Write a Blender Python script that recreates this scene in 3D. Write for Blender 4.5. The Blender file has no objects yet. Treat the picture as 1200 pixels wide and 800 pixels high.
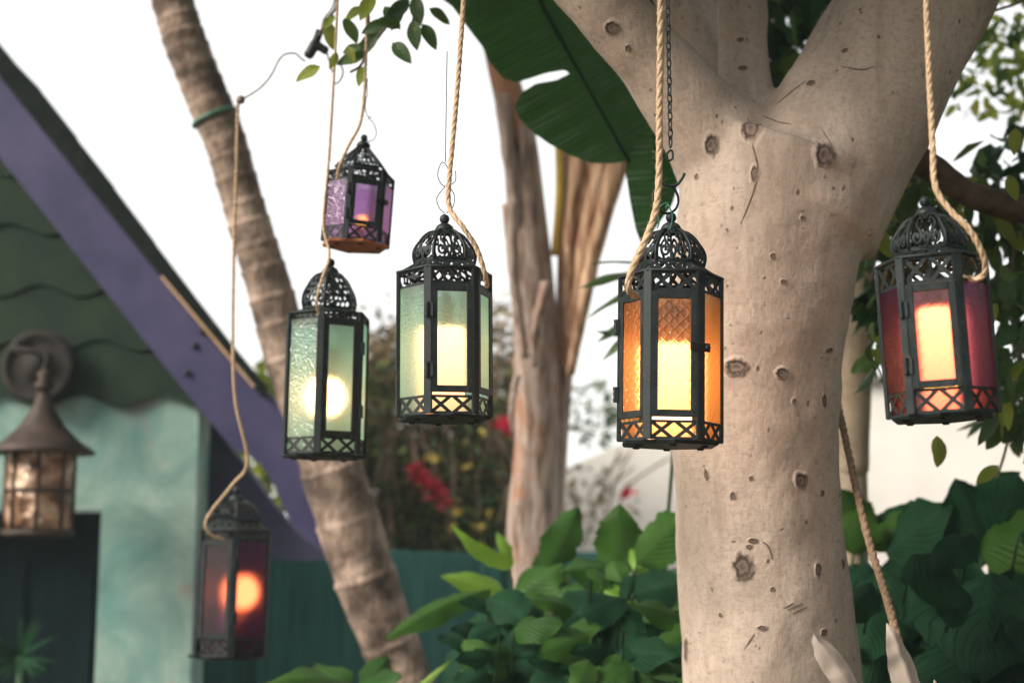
import bpy, bmesh, math, random
import numpy as np
from mathutils import Vector, Matrix, noise
from mathutils.bvhtree import BVHTree

random.seed(7)
sc = bpy.context.scene
COL = sc.collection

# ------------------------------------------------------------------ camera, sky, sun, exposure
CAM_Z, PITCH, LENS = 1.6, math.radians(8.2), 50.0
F = 1200 * LENS / 36.0                      # focal length in pixels of the 1200 x 800 photograph
cd = bpy.data.cameras.new('camera')
cd.lens = LENS; cd.sensor_width = 36; cd.clip_start = 0.05; cd.clip_end = 600
cd.dof.use_dof = True; cd.dof.focus_distance = 2.14; cd.dof.aperture_fstop = 2.9
cam = bpy.data.objects.new('camera', cd); COL.objects.link(cam)
cam.location = (0, 0, CAM_Z); cam.rotation_euler = (math.pi/2 + PITCH, 0, 0)
sc.camera = cam

SUN_AZ, SUN_EL = math.radians(-118), math.radians(34)     # measured from +Y towards +X
w = bpy.data.worlds.new('World'); sc.world = w; w.use_nodes = True
nt = w.node_tree; nt.nodes.clear()
sky = nt.nodes.new('ShaderNodeTexSky'); sky.sky_type = 'NISHITA'; sky.sun_disc = False
sky.sun_elevation = SUN_EL; sky.sun_rotation = SUN_AZ; sky.air_density = 1.0; sky.dust_density = 4.0; sky.ozone_density = 1.0
cloud = nt.nodes.new('ShaderNodeMix'); cloud.data_type = 'RGBA'      # an even layer of thin cloud over the whole sky
cloud.inputs[0].default_value = 0.72; cloud.inputs[7].default_value = (8.2, 8.0, 7.6, 1)
bg = nt.nodes.new('ShaderNodeBackground'); bg.inputs['Strength'].default_value = 0.092
wo = nt.nodes.new('ShaderNodeOutputWorld')
nt.links.new(sky.outputs[0], cloud.inputs[6]); nt.links.new(cloud.outputs[2], bg.inputs[0]); nt.links.new(bg.outputs[0], wo.inputs[0])

sl = bpy.data.lights.new('sun', 'SUN'); sl.energy = 3.6; sl.angle = math.radians(26); sl.color = (1.0, 0.9, 0.78)
sun = bpy.data.objects.new('sun', sl); COL.objects.link(sun)
sdir = Vector((math.sin(SUN_AZ)*math.cos(SUN_EL), math.cos(SUN_AZ)*math.cos(SUN_EL), math.sin(SUN_EL)))
sun.rotation_euler = sdir.to_track_quat('Z', 'Y').to_euler(); sun.location = sdir*20

sc.view_settings.view_transform = 'Standard'; sc.view_settings.look = 'None'
sc.view_settings.exposure = 1.08; sc.view_settings.gamma = 1.0; sc.view_settings.use_curve_mapping = False
sc.cycles.use_denoising = True
sc.cycles.max_bounces = 10; sc.cycles.transmission_bounces = 8; sc.cycles.transparent_max_bounces = 12
sc.cycles.sample_clamp_indirect = 6.0

# ------------------------------------------------------------------ geometry helpers
CAM = Vector((0, 0, CAM_Z))
FWD = Vector((0, math.cos(PITCH), math.sin(PITCH))); UP = Vector((0, -math.sin(PITCH), math.cos(PITCH))); RT = Vector((1, 0, 0))
def ray(px, py): return FWD + RT*((px-600)/F) - UP*((py-400)/F)
def P(px, py, d): return CAM + ray(px, py)*d               # a point at distance d along the view axis
def PY(px, py, Y):                                          # a point on the upright plane y = Y
    r = ray(px, py); return CAM + r*(Y/r.y)
def M(px, d): return px*d/F                                 # a photographed length in metres at distance d

def tag(o, label=None, cat=None, group=None, kind=None):
    if label: o['label'] = label
    if cat: o['category'] = cat
    if group: o['group'] = group
    if kind: o['kind'] = kind
    return o
def link(name, me, mat=None, parent=None, loc=None):
    o = bpy.data.objects.new(name, me); COL.objects.link(o)
    if mat is not None and me is not None:
        mats = mat if isinstance(mat, (list, tuple)) else [mat]
        if len(me.materials) == 0:
            for m in mats: me.materials.append(m)
    if parent is not None: o.parent = parent
    if loc is not None: o.location = loc
    return o
def empty(name, loc=(0, 0, 0)):
    o = bpy.data.objects.new(name, None); COL.objects.link(o); o.location = loc; o.empty_display_size = .05
    return o
def mesh(verts, faces, smooth=True, uvs=None):
    me = bpy.data.meshes.new('mesh'); me.from_pydata([tuple(v) for v in verts], [], faces)
    if smooth: me.polygons.foreach_set('use_smooth', [True]*len(me.polygons))
    if uvs is not None:
        ul = me.uv_layers.new(name='UVMap')
        li = np.zeros(len(me.loops), dtype=np.int32); me.loops.foreach_get('vertex_index', li)
        ul.data.foreach_set('uv', np.array(uvs, dtype=np.float32)[li].ravel())
    me.update(); return me
def bm_mesh(bm, smooth=False):
    bmesh.ops.recalc_face_normals(bm, faces=bm.faces)
    me = bpy.data.meshes.new('mesh'); bm.to_mesh(me); bm.free()
    if smooth: me.polygons.foreach_set('use_smooth', [True]*len(me.polygons))
    return me
def box_bm(bm, c, sx, sy, sz, rot=None):
    m = Matrix.Translation(c)
    if rot is not None: m = m @ rot
    bmesh.ops.create_cube(bm, size=1, matrix=m @ Matrix.Diagonal((sx, sy, sz, 1)))
def catmull(pts, n=8):
    pts = [Vector(p) for p in pts]
    if len(pts) < 3: 
        return [pts[0].lerp(pts[-1], i/n) for i in range(n+1)]
    q = [pts[0]*2-pts[1]] + pts + [pts[-1]*2-pts[-2]]
    out = []
    for i in range(1, len(q)-2):
        a, b, c, d = q[i-1], q[i], q[i+1], q[i+2]
        for k in range(n):
            t = k/n
            out.append(.5*((2*b)+(c-a)*t+(2*a-5*b+4*c-d)*t*t+(3*b-a-3*c+d)*t**3))
    out.append(pts[-1]); return out
def resample(pts, step):
    out = [pts[0]]; acc = 0; last = pts[0]
    for p in pts[1:]:
        while (p-last).length >= step:
            last = last + (p-last).normalized()*step; out.append(last.copy())
    if (pts[-1]-out[-1]).length > step*.3: out.append(pts[-1])
    return out
def frames(pts):
    n = len(pts); T = []
    for i in range(n):
        t = pts[min(i+1, n-1)]-pts[max(i-1, 0)]; T.append(t.normalized() if t.length > 1e-9 else Vector((0, 0, 1)))
    ref = Vector((1, 0, 0)) if abs(T[0].x) < .8 else Vector((0, 1, 0))
    N = [(ref - T[0]*ref.dot(T[0])).normalized()]
    for i in range(1, n):
        v = N[-1]-T[i]*N[-1].dot(T[i]); N.append(v.normalized())
    return T, N
def tube_data(pts, rad, sides=8, fn=None, V=None, Fc=None, cap=True):
    if V is None: V, Fc = [], []
    T, N = frames(pts); b0 = len(V); n = len(pts)
    for i, p in enumerate(pts):
        B = T[i].cross(N[i]); r = rad[i] if hasattr(rad, '__len__') else rad
        for k in range(sides):
            a = 2*math.pi*k/sides; rr = r*(fn(i, a) if fn else 1)
            V.append(p + N[i]*(math.cos(a)*rr) + B*(math.sin(a)*rr))
    for i in range(n-1):
        for k in range(sides):
            k2 = (k+1) % sides
            Fc.append((b0+i*sides+k, b0+i*sides+k2, b0+(i+1)*sides+k2, b0+(i+1)*sides+k))
    if cap:
        Fc.append(tuple(b0+k for k in reversed(range(sides)))); Fc.append(tuple(b0+(n-1)*sides+k for k in range(sides)))
    return V, Fc
def tube(pts, rad, sides=8, fn=None):
    V, Fc = tube_data([Vector(p) for p in pts], rad, sides, fn); return mesh(V, Fc)
def lathe(profile, seg=24, close=True):
    V, Fc = [], []; n = len(profile)
    for r, z in profile:
        for k in range(seg):
            a = 2*math.pi*k/seg; V.append((r*math.cos(a), r*math.sin(a), z))
    for i in range(n-1):
        for k in range(seg):
            k2 = (k+1) % seg; Fc.append((i*seg+k, i*seg+k2, (i+1)*seg+k2, (i+1)*seg+k))
    if close:
        Fc.append(tuple(reversed(range(seg)))); Fc.append(tuple((n-1)*seg+k for k in range(seg)))
    return mesh(V, Fc)
def torus(R, r, seg=28, sides=8, sx=1, sy=1):
    V, Fc = [], []
    for i in range(seg):
        a = 2*math.pi*i/seg
        for k in range(sides):
            b = 2*math.pi*k/sides
            V.append(((R+r*math.cos(b))*math.cos(a)*sx, r*math.sin(b), (R+r*math.cos(b))*math.sin(a)*sy))
    for i in range(seg):
        for k in range(sides):
            Fc.append((i*sides+k, i*sides+(k+1) % sides, ((i+1) % seg)*sides+(k+1) % sides, ((i+1) % seg)*sides+k))
    return mesh(V, Fc)
def prism(pts, vec):                                         # a polygon with thickness
    bm = bmesh.new(); vs = [bm.verts.new(p) for p in pts]; f = bm.faces.new(vs)
    r = bmesh.ops.extrude_face_region(bm, geom=[f])
    bmesh.ops.translate(bm, vec=vec, verts=[v for v in r['geom'] if isinstance(v, bmesh.types.BMVert)])
    bmesh.ops.triangulate(bm, faces=[f for f in bm.faces if len(f.verts) > 4])
    return bm_mesh(bm)
def cut_sheet(field, nu, nv, mp, thick, u0=-1, u1=1, v0=0, v1=1, smooth=False, uv=False):
    """A thin sheet: the part of the (u,v) rectangle where field > 0, put in space by mp(u,v), given real thickness."""
    us = [u0+(u1-u0)*i/nu for i in range(nu+1)]; vs = [v0+(v1-v0)*j/nv for j in range(nv+1)]
    val = [[field(u, v) for v in vs] for u in us]
    bm = bmesh.new(); cache = {}; uvd = {}
    def vert(key, u, v):
        if key not in cache:
            cache[key] = bm.verts.new(mp(u, v)); uvd[cache[key]] = (u, v)
        return cache[key]
    for i in range(nu):
        for j in range(nv):
            c = [(i, j), (i+1, j), (i+1, j+1), (i, j+1)]; x = [val[a][b] for a, b in c]
            if max(x) <= 0: continue
            poly = []
            for k in range(4):
                a, b = c[k], c[(k+1) % 4]; xa, xb = x[k], x[(k+1) % 4]
                if xa > 0: poly.append(vert(a, us[a[0]], vs[a[1]]))
                if (xa > 0) != (xb > 0):
                    t = xa/(xa-xb); t = min(max(t, .02), .98); key = (min(a, b), max(a, b))
                    if a > b: pass
                    poly.append(vert(key, us[a[0]]+(us[b[0]]-us[a[0]])*t, vs[a[1]]+(vs[b[1]]-vs[a[1]])*t))
            if len(poly) >= 3:
                try: bm.faces.new(poly)
                except ValueError: pass
    if uv:
        bm.verts.index_update(); lay = bm.loops.layers.uv.new('UVMap')
        for f in bm.faces:
            for l in f.loops: l[lay].uv = uvd[l.vert]
    bmesh.ops.recalc_face_normals(bm, faces=bm.faces)
    if thick: bmesh.ops.solidify(bm, geom=bm.faces[:], thickness=thick)
    me = bpy.data.meshes.new('mesh'); bm.to_mesh(me); bm.free()
    if smooth: me.polygons.foreach_set('use_smooth', [True]*len(me.polygons))
    return me
def seg_dist(x, y, a, b):
    dx, dy = b[0]-a[0], b[1]-a[1]; L = dx*dx+dy*dy
    t = 0 if L == 0 else max(0, min(1, ((x-a[0])*dx+(y-a[1])*dy)/L))
    return math.hypot(x-a[0]-dx*t, y-a[1]-dy*t)
def poly_sdf(x, y, poly):                                    # positive inside
    d = 1e9; ins = False; n = len(poly)
    for i in range(n):
        a, b = poly[i], poly[(i+1) % n]
        d = min(d, seg_dist(x, y, a, b))
        if (a[1] > y) != (b[1] > y) and x < (b[0]-a[0])*(y-a[1])/(b[1]-a[1])+a[0]: ins = not ins
    return d if ins else -d
def copy_obj(o, parent=None):
    c = o.copy(); COL.objects.link(c)
    if parent is not None: c.parent = parent
    return c

# ------------------------------------------------------------------ material helpers
class Nodes:
    def __init__(s, name):
        s.m = bpy.data.materials.new(name); s.m.use_nodes = True; s.t = s.m.node_tree; s.t.nodes.clear()
        s.out = s.n('OutputMaterial')
    def n(s, typ, **kw):
        nd = s.t.nodes.new('ShaderNode'+typ)
        for k, v in kw.items(): setattr(nd, k, v)
        return nd
    def set(s, nd, key, v):
        if isinstance(v, bpy.types.NodeSocket): s.t.links.new(v, nd.inputs[key])
        else:
            if isinstance(v, tuple) and len(v) == 3 and nd.inputs[key].type == 'RGBA': v = v+(1,)
            nd.inputs[key].default_value = v
    def coord(s, kind='Object'): return s.n('TexCoord').outputs[kind]
    def mapping(s, vec, scale=(1, 1, 1), rot=(0, 0, 0)):
        m = s.n('Mapping'); s.set(m, 'Vector', vec); m.inputs['Scale'].default_value = scale; m.inputs['Rotation'].default_value = rot
        return m.outputs[0]
    def noise(s, vec, scale, detail=4, rough=.55, dist=0):
        m = s.n('TexNoise'); s.set(m, 'Vector', vec); m.inputs['Scale'].default_value = scale; m.inputs['Detail'].default_value = detail
        m.inputs['Roughness'].default_value = rough; m.inputs['Distortion'].default_value = dist; return m.outputs[0]
    def voronoi(s, vec, scale, feature='F1'):
        m = s.n('TexVoronoi'); m.feature = feature; s.set(m, 'Vector', vec); m.inputs['Scale'].default_value = scale; return m.outputs['Distance']
    def ramp(s, fac, stops):
        r = s.n('ValToRGB'); s.set(r, 'Fac', fac); e = r.color_ramp.elements
        while len(e) < len(stops): e.new(.5)
        for el, (p, c) in zip(e, stops):
            el.position = p; el.color = (c, c, c, 1) if isinstance(c, (int, float)) else tuple(c)+(1,)
        return r.outputs[0]
    def mix(s, fac, a, b, mode='MIX'):
        m = s.n('Mix'); m.data_type = 'RGBA'; m.blend_type = mode; s.set(m, 0, fac); s.set(m, 6, a); s.set(m, 7, b); return m.outputs[2]
    def math(s, op, a, b=0.0, c=None):
        m = s.n('Math', operation=op); s.set(m, 0, a); s.set(m, 1, b)
        if c is not None: s.set(m, 2, c)
        return m.outputs[0]
    def bump(s, h, strength=.3, dist=.01, normal=None):
        b = s.n('Bump'); s.set(b, 'Height', h); b.inputs['Strength'].default_value = strength; b.inputs['Distance'].default_value = dist
        if normal is not None: s.set(b, 'Normal', normal)
        return b.outputs[0]
    def principled(s, col, rough=.6, metal=0, normal=None, spec=.4):
        p = s.n('BsdfPrincipled'); s.set(p, 'Base Color', col); s.set(p, 'Roughness', rough); s.set(p, 'Metallic', metal)
        p.inputs['Specular IOR Level'].default_value = spec
        if normal is not None: s.set(p, 'Normal', normal)
        return p.outputs[0]
    def done(s, shader): s.t.links.new(shader, s.out.inputs[0]); return s.m

def mat_simple(name, a, b, scale=20, rough=.6, metal=0, bump=.2, bdist=.003, spec=.35, stretch=(1, 1, 1), lo=.35, hi=.65):
    s = Nodes(name); v = s.mapping(s.coord(), stretch); n = s.noise(v, scale, 6, .6)
    col = s.mix(s.ramp(n, [(lo, 0.0), (hi, 1.0)]), a, b)
    return s.done(s.principled(col, rough, metal, s.bump(n, bump, bdist), spec))

def mat_metal():
    s = Nodes('dark_iron'); v = s.coord()
    n1 = s.noise(v, 45, 6, .65); n2 = s.noise(v, 210, 4, .6)
    col = s.mix(s.ramp(n1, [(.4, 0.0), (.62, 1.0)]), (.004, .009, .010), (.014, .021, .022))
    rust = s.math('MULTIPLY', s.ramp(n2, [(.58, 0.0), (.74, 1.0)]), s.ramp(s.noise(v, 18, 3), [(.5, 0.0), (.65, .75)]))
    col = s.mix(rust, col, (.13, .055, .025))
    return s.done(s.principled(col, s.ramp(n1, [(.3, .42), (.7, .66)]), .25, s.bump(n2, .35, .0012), .3))
def mat_bark():
    s = Nodes('pale_bark'); v = s.coord()
    vz = s.mapping(v, (1, 1, .45))
    n1 = s.noise(vz, 6, 6, .62); n2 = s.noise(s.mapping(v, (1, 1, .7)), 120, 6, .7); n3 = s.noise(s.mapping(v, (1, 1, .25)), 130, 3, .6)
    col = s.mix(s.ramp(n1, [(.3, 0.0), (.7, 1.0)]), (.35, .28, .23), (.52, .435, .37))
    col = s.mix(s.ramp(n2, [(.32, .55), (.50, 0.0)]), col, (.22, .165, .13))
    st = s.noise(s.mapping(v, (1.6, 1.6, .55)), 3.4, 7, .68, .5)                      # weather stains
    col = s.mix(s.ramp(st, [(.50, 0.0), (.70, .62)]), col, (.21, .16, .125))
    dr = s.noise(s.mapping(v, (1, 1, .06)), 34, 5, .6)                                # run-down streaks
    col = s.mix(s.ramp(dr, [(.54, 0.0), (.72, .42)]), col, (.24, .185, .15))
    gr = s.noise(s.mapping(v, (1, 1, 5.0)), 60, 4, .6)                                # fine cross grain
    col = s.mix(s.ramp(gr, [(.36, .30), (.5, 0.0)]), col, (.22, .17, .14))
    # lenticels and small dark pocks
    vo = s.voronoi(s.mapping(v, (1, 1, .62)), 62)
    pick = s.ramp(s.noise(v, 34, 2), [(.57, 0.0), (.63, 1.0)])
    spot = s.math('MULTIPLY', s.ramp(vo, [(.13, 1.0), (.24, 0.0)]), pick)
    col = s.mix(s.math('MULTIPLY', spot, .85), col, (.075, .05, .04))
    vo2 = s.voronoi(s.mapping(v, (1, 1, 2.2)), 26)
    pick2 = s.ramp(s.noise(v, 9, 2), [(.55, 0.0), (.62, 1.0)])
    spot2 = s.math('MULTIPLY', s.ramp(vo2, [(.06, 1.0), (.13, 0.0)]), pick2)
    col = s.mix(s.math('MULTIPLY', spot2, .8), col, (.06, .042, .035))
    h = s.math('ADD', s.math('MULTIPLY', n2, .8), s.math('MULTIPLY', n3, .45))
    h = s.math('SUBTRACT', h, s.math('MULTIPLY', s.math('ADD', spot, spot2), .6))
    return s.done(s.principled(col, .8, 0, s.bump(h, .55, .004), .2))
def mat_glass(name, tint, milky, rough=.14, trans=.34, pat='leaf', bump=.5):
    s = Nodes(name); v = s.coord()
    if pat == 'rosette':
        # moulded floral lattice: crossing arcs and rosettes
        k = 190.0
        sep = s.n('SeparateXYZ'); s.set(sep, 0, v)
        x, z = sep.outputs[0], sep.outputs[2]
        a = s.math('SINE', s.math('MULTIPLY', s.math('ADD', x, z), k)); b = s.math('SINE', s.math('MULTIPLY', s.math('SUBTRACT', x, z), k))
        lat = s.math('MINIMUM', s.math('ABSOLUTE', a), s.math('ABSOLUTE', b))
        c = s.math('MULTIPLY', s.math('SINE', s.math('MULTIPLY', x, k*2.0)), s.math('SINE', s.math('MULTIPLY', z, k*2.0)))
        h = s.math('ADD', s.ramp(lat, [(.0, 1.0), (.3, 0.0)]), s.math('MULTIPLY', c, .35))
        h = s.math('ADD', h, s.math('MULTIPLY', s.noise(v, 260, 2), .5))
    else:
        w_ = s.noise(v, 120, 3, .6, .8); f = s.voronoi(s.mapping(v, (1, 1, 1)), 190)
        h = s.math('ADD', s.math('MULTIPLY', w_, 1.2), s.math('MULTIPLY', f, .8))
    nrm = s.bump(h, bump, .0022)
    rf = s.n('BsdfRefraction'); s.set(rf, 'Color', tint); rf.inputs['Roughness'].default_value = rough; rf.inputs['IOR'].default_value = 1.25; s.set(rf, 'Normal', nrm)
    tl = s.n('BsdfTranslucent'); s.set(tl, 'Color', milky); s.set(tl, 'Normal', nrm)
    m1 = s.n('MixShader'); m1.inputs[0].default_value = trans
    s.t.links.new(rf.outputs[0], m1.inputs[1]); s.t.links.new(tl.outputs[0], m1.inputs[2])
    gl = s.n('BsdfGlossy'); gl.inputs['Roughness'].default_value = .12; s.set(gl, 'Normal', nrm)
    m2 = s.n('MixShader'); m2.inputs[0].default_value = .07
    s.t.links.new(m1.outputs[0], m2.inputs[1]); s.t.links.new(gl.outputs[0], m2.inputs[2])
    return s.done(m2.outputs[0])
def mat_clear():
    s = Nodes('pane_inner_face'); t = s.n('BsdfTransparent'); return s.done(t.outputs[0])
def mat_emit(name, col, strength, top=None):
    s = Nodes(name); e = s.n('Emission'); s.set(e, 'Color', col); e.inputs['Strength'].default_value = strength
    if top:                                                     # the glow fades towards the foot, away from the lamp inside
        sep = s.n('SeparateXYZ'); s.set(sep, 0, s.coord()); f = s.n('MapRange'); s.set(f, 0, sep.outputs[2])
        f.inputs[1].default_value = 0.0; f.inputs[2].default_value = top[1]; f.inputs[3].default_value = .28; f.inputs[4].default_value = 1.0
        s.set(e, 'Strength', s.math('MULTIPLY', f.outputs[0], strength))
    return s.done(e.outputs[0])
def mat_rope(name, a, b):
    s = Nodes(name); v = s.coord(); n = s.noise(v, 160, 5, .7); n2 = s.noise(v, 500, 3, .6)
    col = s.mix(s.ramp(n, [(.32, 0.0), (.66, 1.0)]), a, b)
    return s.done(s.principled(col, .9, 0, s.bump(s.math('ADD', n, n2), .8, .0015), .1))
def mat_leaf(name, top, vein, under, gloss=.38, trans=.35, vary=.25, vfreq=26, slant=14, spec=.4, veins=.35):
    s = Nodes(name); uvn = s.n('UVMap').outputs[0]; sep = s.n('SeparateXYZ'); s.set(sep, 0, uvn)
    u = s.math('ABSOLUTE', sep.outputs[0]); vv = sep.outputs[1]
    ph = s.math('SUBTRACT', s.math('MULTIPLY', vv, vfreq), s.math('MULTIPLY', u, slant))
    sn = s.math('ABSOLUTE', s.math('SINE', ph)); vn = s.ramp(sn, [(.0, 1.0), (.14, 0.0)])
    mid = s.ramp(u, [(.03, 1.0), (.075, 0.0)])
    vmask = s.math('MAXIMUM', s.math('MULTIPLY', vn, veins), mid)
    n = s.noise(s.coord(), 22, 4); oi = s.n('ObjectInfo').outputs['Random']; gi = s.n('NewGeometry').outputs['Random Per Island']
    rnd = s.math('FRACT', s.math('ADD', oi, gi))
    col = s.mix(s.ramp(n, [(.3, 0.0), (.7, 1.0)]), tuple(c*.7 for c in top), tuple(min(1, c*1.25) for c in top))
    col = s.mix(s.math('MULTIPLY', rnd, vary), col, under)
    col = s.mix(s.math('MULTIPLY', vmask, .6), col, vein)
    h = s.math('ADD', s.math('MULTIPLY', s.ramp(sn, [(0.0, 0.0), (.5, 1.0)]), 1.0), s.math('MULTIPLY', n, .3))
    nrm = s.bump(h, .6, .006)
    p = s.principled(col, gloss, 0, nrm, spec)
    tl = s.n('BsdfTranslucent'); s.set(tl, 'Color', s.mix(.5, col, under)); s.set(tl, 'Normal', nrm)
    m = s.n('MixShader'); m.inputs[0].default_value = trans
    s.t.links.new(p, m.inputs[1]); s.t.links.new(tl.outputs[0], m.inputs[2])
    return s.done(m.outputs[0])
def mat_islands(name, stops, trans=.35, rough=.6):                # leaf masses: each leaf its own tone
    s = Nodes(name); g = s.n('NewGeometry').outputs['Random Per Island']
    col = s.ramp(g, stops); p = s.principled(col, rough, 0, None, .3)
    tl = s.n('BsdfTranslucent'); s.set(tl, 'Color', col)
    m = s.n('MixShader'); m.inputs[0].default_value = trans
    s.t.links.new(p, m.inputs[1]); s.t.links.new(tl.outputs[0], m.inputs[2])
    return s.done(m.outputs[0])

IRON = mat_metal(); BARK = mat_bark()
def mat_scar():
    s = Nodes('scar_bark'); sep = s.n('SeparateXYZ'); s.set(sep, 0, s.n('UVMap').outputs[0]); v = s.coord()
    n = s.noise(s.mapping(v, (1, 1, .5)), 170, 6, .7); val = s.math('ADD', sep.outputs[0], s.math('MULTIPLY', s.math('SUBTRACT', n, .5), .75))
    col = s.ramp(s.math('DIVIDE', val, 1.3), [(.10, (.12, .09, .075)), (.32, (.22, .17, .14)), (.46, (.06, .045, .038)), (.58, (.11, .085, .07)), (.70, (.28, .22, .18)), (.84, (.43, .355, .30))])
    return s.done(s.principled(col, .92, 0, s.bump(n, .9, .004), .08))
SCAR = mat_scar()
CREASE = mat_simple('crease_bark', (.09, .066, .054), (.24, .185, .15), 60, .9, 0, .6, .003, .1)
CLEAR = mat_clear()
JUTE = mat_rope('jute', (.27, .185, .11), (.52, .39, .265)); JUTE_DARK = mat_rope('weathered_jute', (.13, .085, .055), (.30, .21, .14))
WIRE = mat_simple('thin_wire', (.10, .09, .08), (.25, .21, .17), 90, .6, .3)
BLACK_PLASTIC = mat_simple('black_plastic', (.010, .014, .018), (.020, .024, .028), 30, .4)
GREEN_WIRE = mat_simple('green_tie', (.015, .09, .06), (.03, .15, .10), 60, .5)

# ------------------------------------------------------------------ setting: ground
def build_ground():
    m = mat_simple('soil', (.07, .055, .035), (.13, .11, .07), 3, .95, 0, .6, .03, .1)
    V, Fc = [], []; n = 40; S = 40
    for i in range(n+1):
        for j in range(n+1):
            x, y = -S+2*S*i/n, -S+2*S*j/n
            V.append((x, y, 0.04*noise.noise(Vector((x*.15, y*.15, 0))) if abs(x) < 60 and abs(y) < 60 else 0))
    for i in range(n):
        for j in range(n):
            a = i*(n+1)+j; Fc.append((a, a+n+1, a+n+2, a+1))
    tag(link('ground', mesh(V, Fc), m), kind='structure')
build_ground()

# ------------------------------------------------------------------ the house on the left
def build_house():
    Y = 5.0
    h = empty('gable_house', PY(60, 1100, Y)); h.location.z = 0
    tag(h, 'teal stucco cottage with dark green scalloped gable and purple bargeboard', 'house')
    inv = Matrix.Translation(-h.location)
    def put(name, me, mat, par=h):
        me.transform(inv); return link(name, me, mat, par)
    # stucco
    s = Nodes('teal_stucco'); v = s.coord(); n1 = s.noise(v, 3.2, 5, .6, .6); n2 = s.noise(v, 9, 6, .65); n3 = s.noise(v, 60, 5)
    col = s.ramp(n1, [(.30, (.085, .185, .172)), (.47, (.155, .255, .232)), (.62, (.26, .36, .32)), (.74, (.37, .42, .37))])
    col = s.mix(s.ramp(n2, [(.5, 0.0), (.68, .4)]), col, (.10, .26, .24))
    col = s.mix(s.ramp(s.noise(v, 6, 3), [(.60, 0.0), (.72, .55)]), col, (.22, .17, .15))
    stucco = s.done(s.principled(col, .85, 0, s.bump(n3, .4, .006), .2))
    # wall with a doorway cut in: three slabs butted together
    top = PY(0, 300, Y).z
    xl, xr = PY(-500, 640, Y).x, PY(228, 640, Y).x
    dr = PY(117, 640, Y).x; dtop = PY(100, 598, Y).z; dl = PY(-160, 640, Y).x
    pa, pb = PY(0, 160, Y), PY(228, 452, Y)                     # the wall head follows the slope of the roof
    def zt(x): return min(top, pb.z+(pa.z-pb.z)*(x-pb.x)/(pa.x-pb.x))
    for (x0, x1, z0) in ((dr, xr, 0), (dl, dr, dtop), (xl, dl, 0)):
        put('wall', prism([Vector((x0, Y, z0)), Vector((x1, Y, z0)), Vector((x1, Y, zt(x1))), Vector((x0, Y, zt(x0)))], (0, .2, 0)), stucco)
    # side wall going back, in shade
    back = Vector((-400/F, 1, 0))                              # the ridge runs back and to the left
    ez = PY(228, 500, Y).z
    put('side_wall', prism([Vector((xr-.17, Y+.203, 0)), Vector((xr-.01, Y+.203, 0)), Vector((xr-.01, Y+.203, ez)), Vector((xr-.17, Y+.203, ez))], back*3.4), stucco)
    # doorway: door set back, opening's shade put into its near-black colour; its frame
    dmat = mat_simple('shaded_door', (.002, .007, .009), (.005, .014, .016), 8, .8, spec=.05, stretch=(1, 1, .2))
    bm = bmesh.new(); box_bm(bm, ((dl+dr)/2, Y+.25, dtop/2), dr-dl, .05, dtop); d = put('door', bm_mesh(bm), dmat)
    for k in range(3):
        bm = bmesh.new(); box_bm(bm, (dl+(dr-dl)*(.2+.3*k), Y+.215, dtop*.55), .17, .016, dtop*.7); put('panel', bm_mesh(bm), dmat, d)
    # wavy edged gable boards
    gmat = mat_simple('green_gable_paint', (.005, .015, .011), (.014, .028, .014), 5, .8, 0, .3, .004, .15, lo=.3, hi=.7)
    rows = [(470, 0), (404, 22), (340, 47), (268, 10), (200, 60), (132, 30), (64, 5), (-4, 50), (-70, 20), (-136, 0), (-200, 40)]
    def slope_x(py, off=0): return -5+(py-185)*(178/228.)*1.02+off     # lower edge of the bargeboard in the picture
    for i, (py, ph) in enumerate(rows):
        yy = Y-.03-.024*0-.012*(len(rows)-i)*0
        topy = py-92
        def wav(px): return py+7*math.cos((px-47-ph)/94*2*math.pi)
        xr_ = slope_x(py)+46; xl_ = -330
        pts = []
        px = xl_
        while px < xr_: pts.append((px, wav(px))); px += 6
        pts.append((xr_, wav(xr_))); pts.append((max(slope_x(topy)+46, xl_+10), topy)); pts.append((xl_, topy))
        bm = bmesh.new()
        # board tilted like a clapboard: lower edge proud
        front = [bm.verts.new(PY(a, b, Y-.012-.014*((b-topy)/(py-topy)))) for a, b in pts]
        f = bm.faces.new(front); r = bmesh.ops.extrude_face_region(bm, geom=[f])
        bmesh.ops.translate(bm, vec=(0, .009, 0), verts=[q for q in r['geom'] if isinstance(q, bmesh.types.BMVert)])
        bmesh.ops.triangulate(bm, faces=[q for q in bm.faces if len(q.verts) > 4])
        put('gable_board', bm_mesh(bm), gmat)
    # bargeboard (purple) and roof edge above it
    pm = mat_simple('purple_paint', (.019, .019, .066), (.040, .034, .092), 6, .65, 0, .25, .003, .3)
    Yb = Y-.30
    barge = [(-300, -300), (-260, -300), (0, 90), (250, 400), (313, 459), (332, 480), (352, 516), (372, 566), (386, 610), (391, 645),
             (372, 640), (352, 626), (338, 606), (329, 588), (322, 570), (314, 556), (304, 543), (292, 534), (280, 529), (270, 522), (231, 476), (170, 400), (0, 185), (-300, -190)]
    put('bargeboard', prism([PY(a, b, Yb) for a, b in barge], (0, .045, 0)), pm)
    for (a, c) in ((228, 405), (219, 437), (237, 388)):
        me = lathe([(.012, 0), (.012, .006), (.007, .010)], 10); me.transform(Matrix.Translation(PY(a, c, Yb-.001)) @ Matrix.Rotation(math.pi/2, 4, 'X'))
        put('nail_head', me, IRON)
    navy = mat_simple('navy_paint', (.022, .024, .060), (.034, .036, .082), 6, .7)
    brace = [(205, 440), (231, 474), (270, 524), (284, 541), (300, 563), (316, 586), (333, 606), (352, 628), (372, 642), (395, 650), (395, 656), (205, 656)]
    put('eave_brace', prism([PY(a, b, Y+.22) for a, b in brace], (0, .10, 0)), navy)
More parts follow.
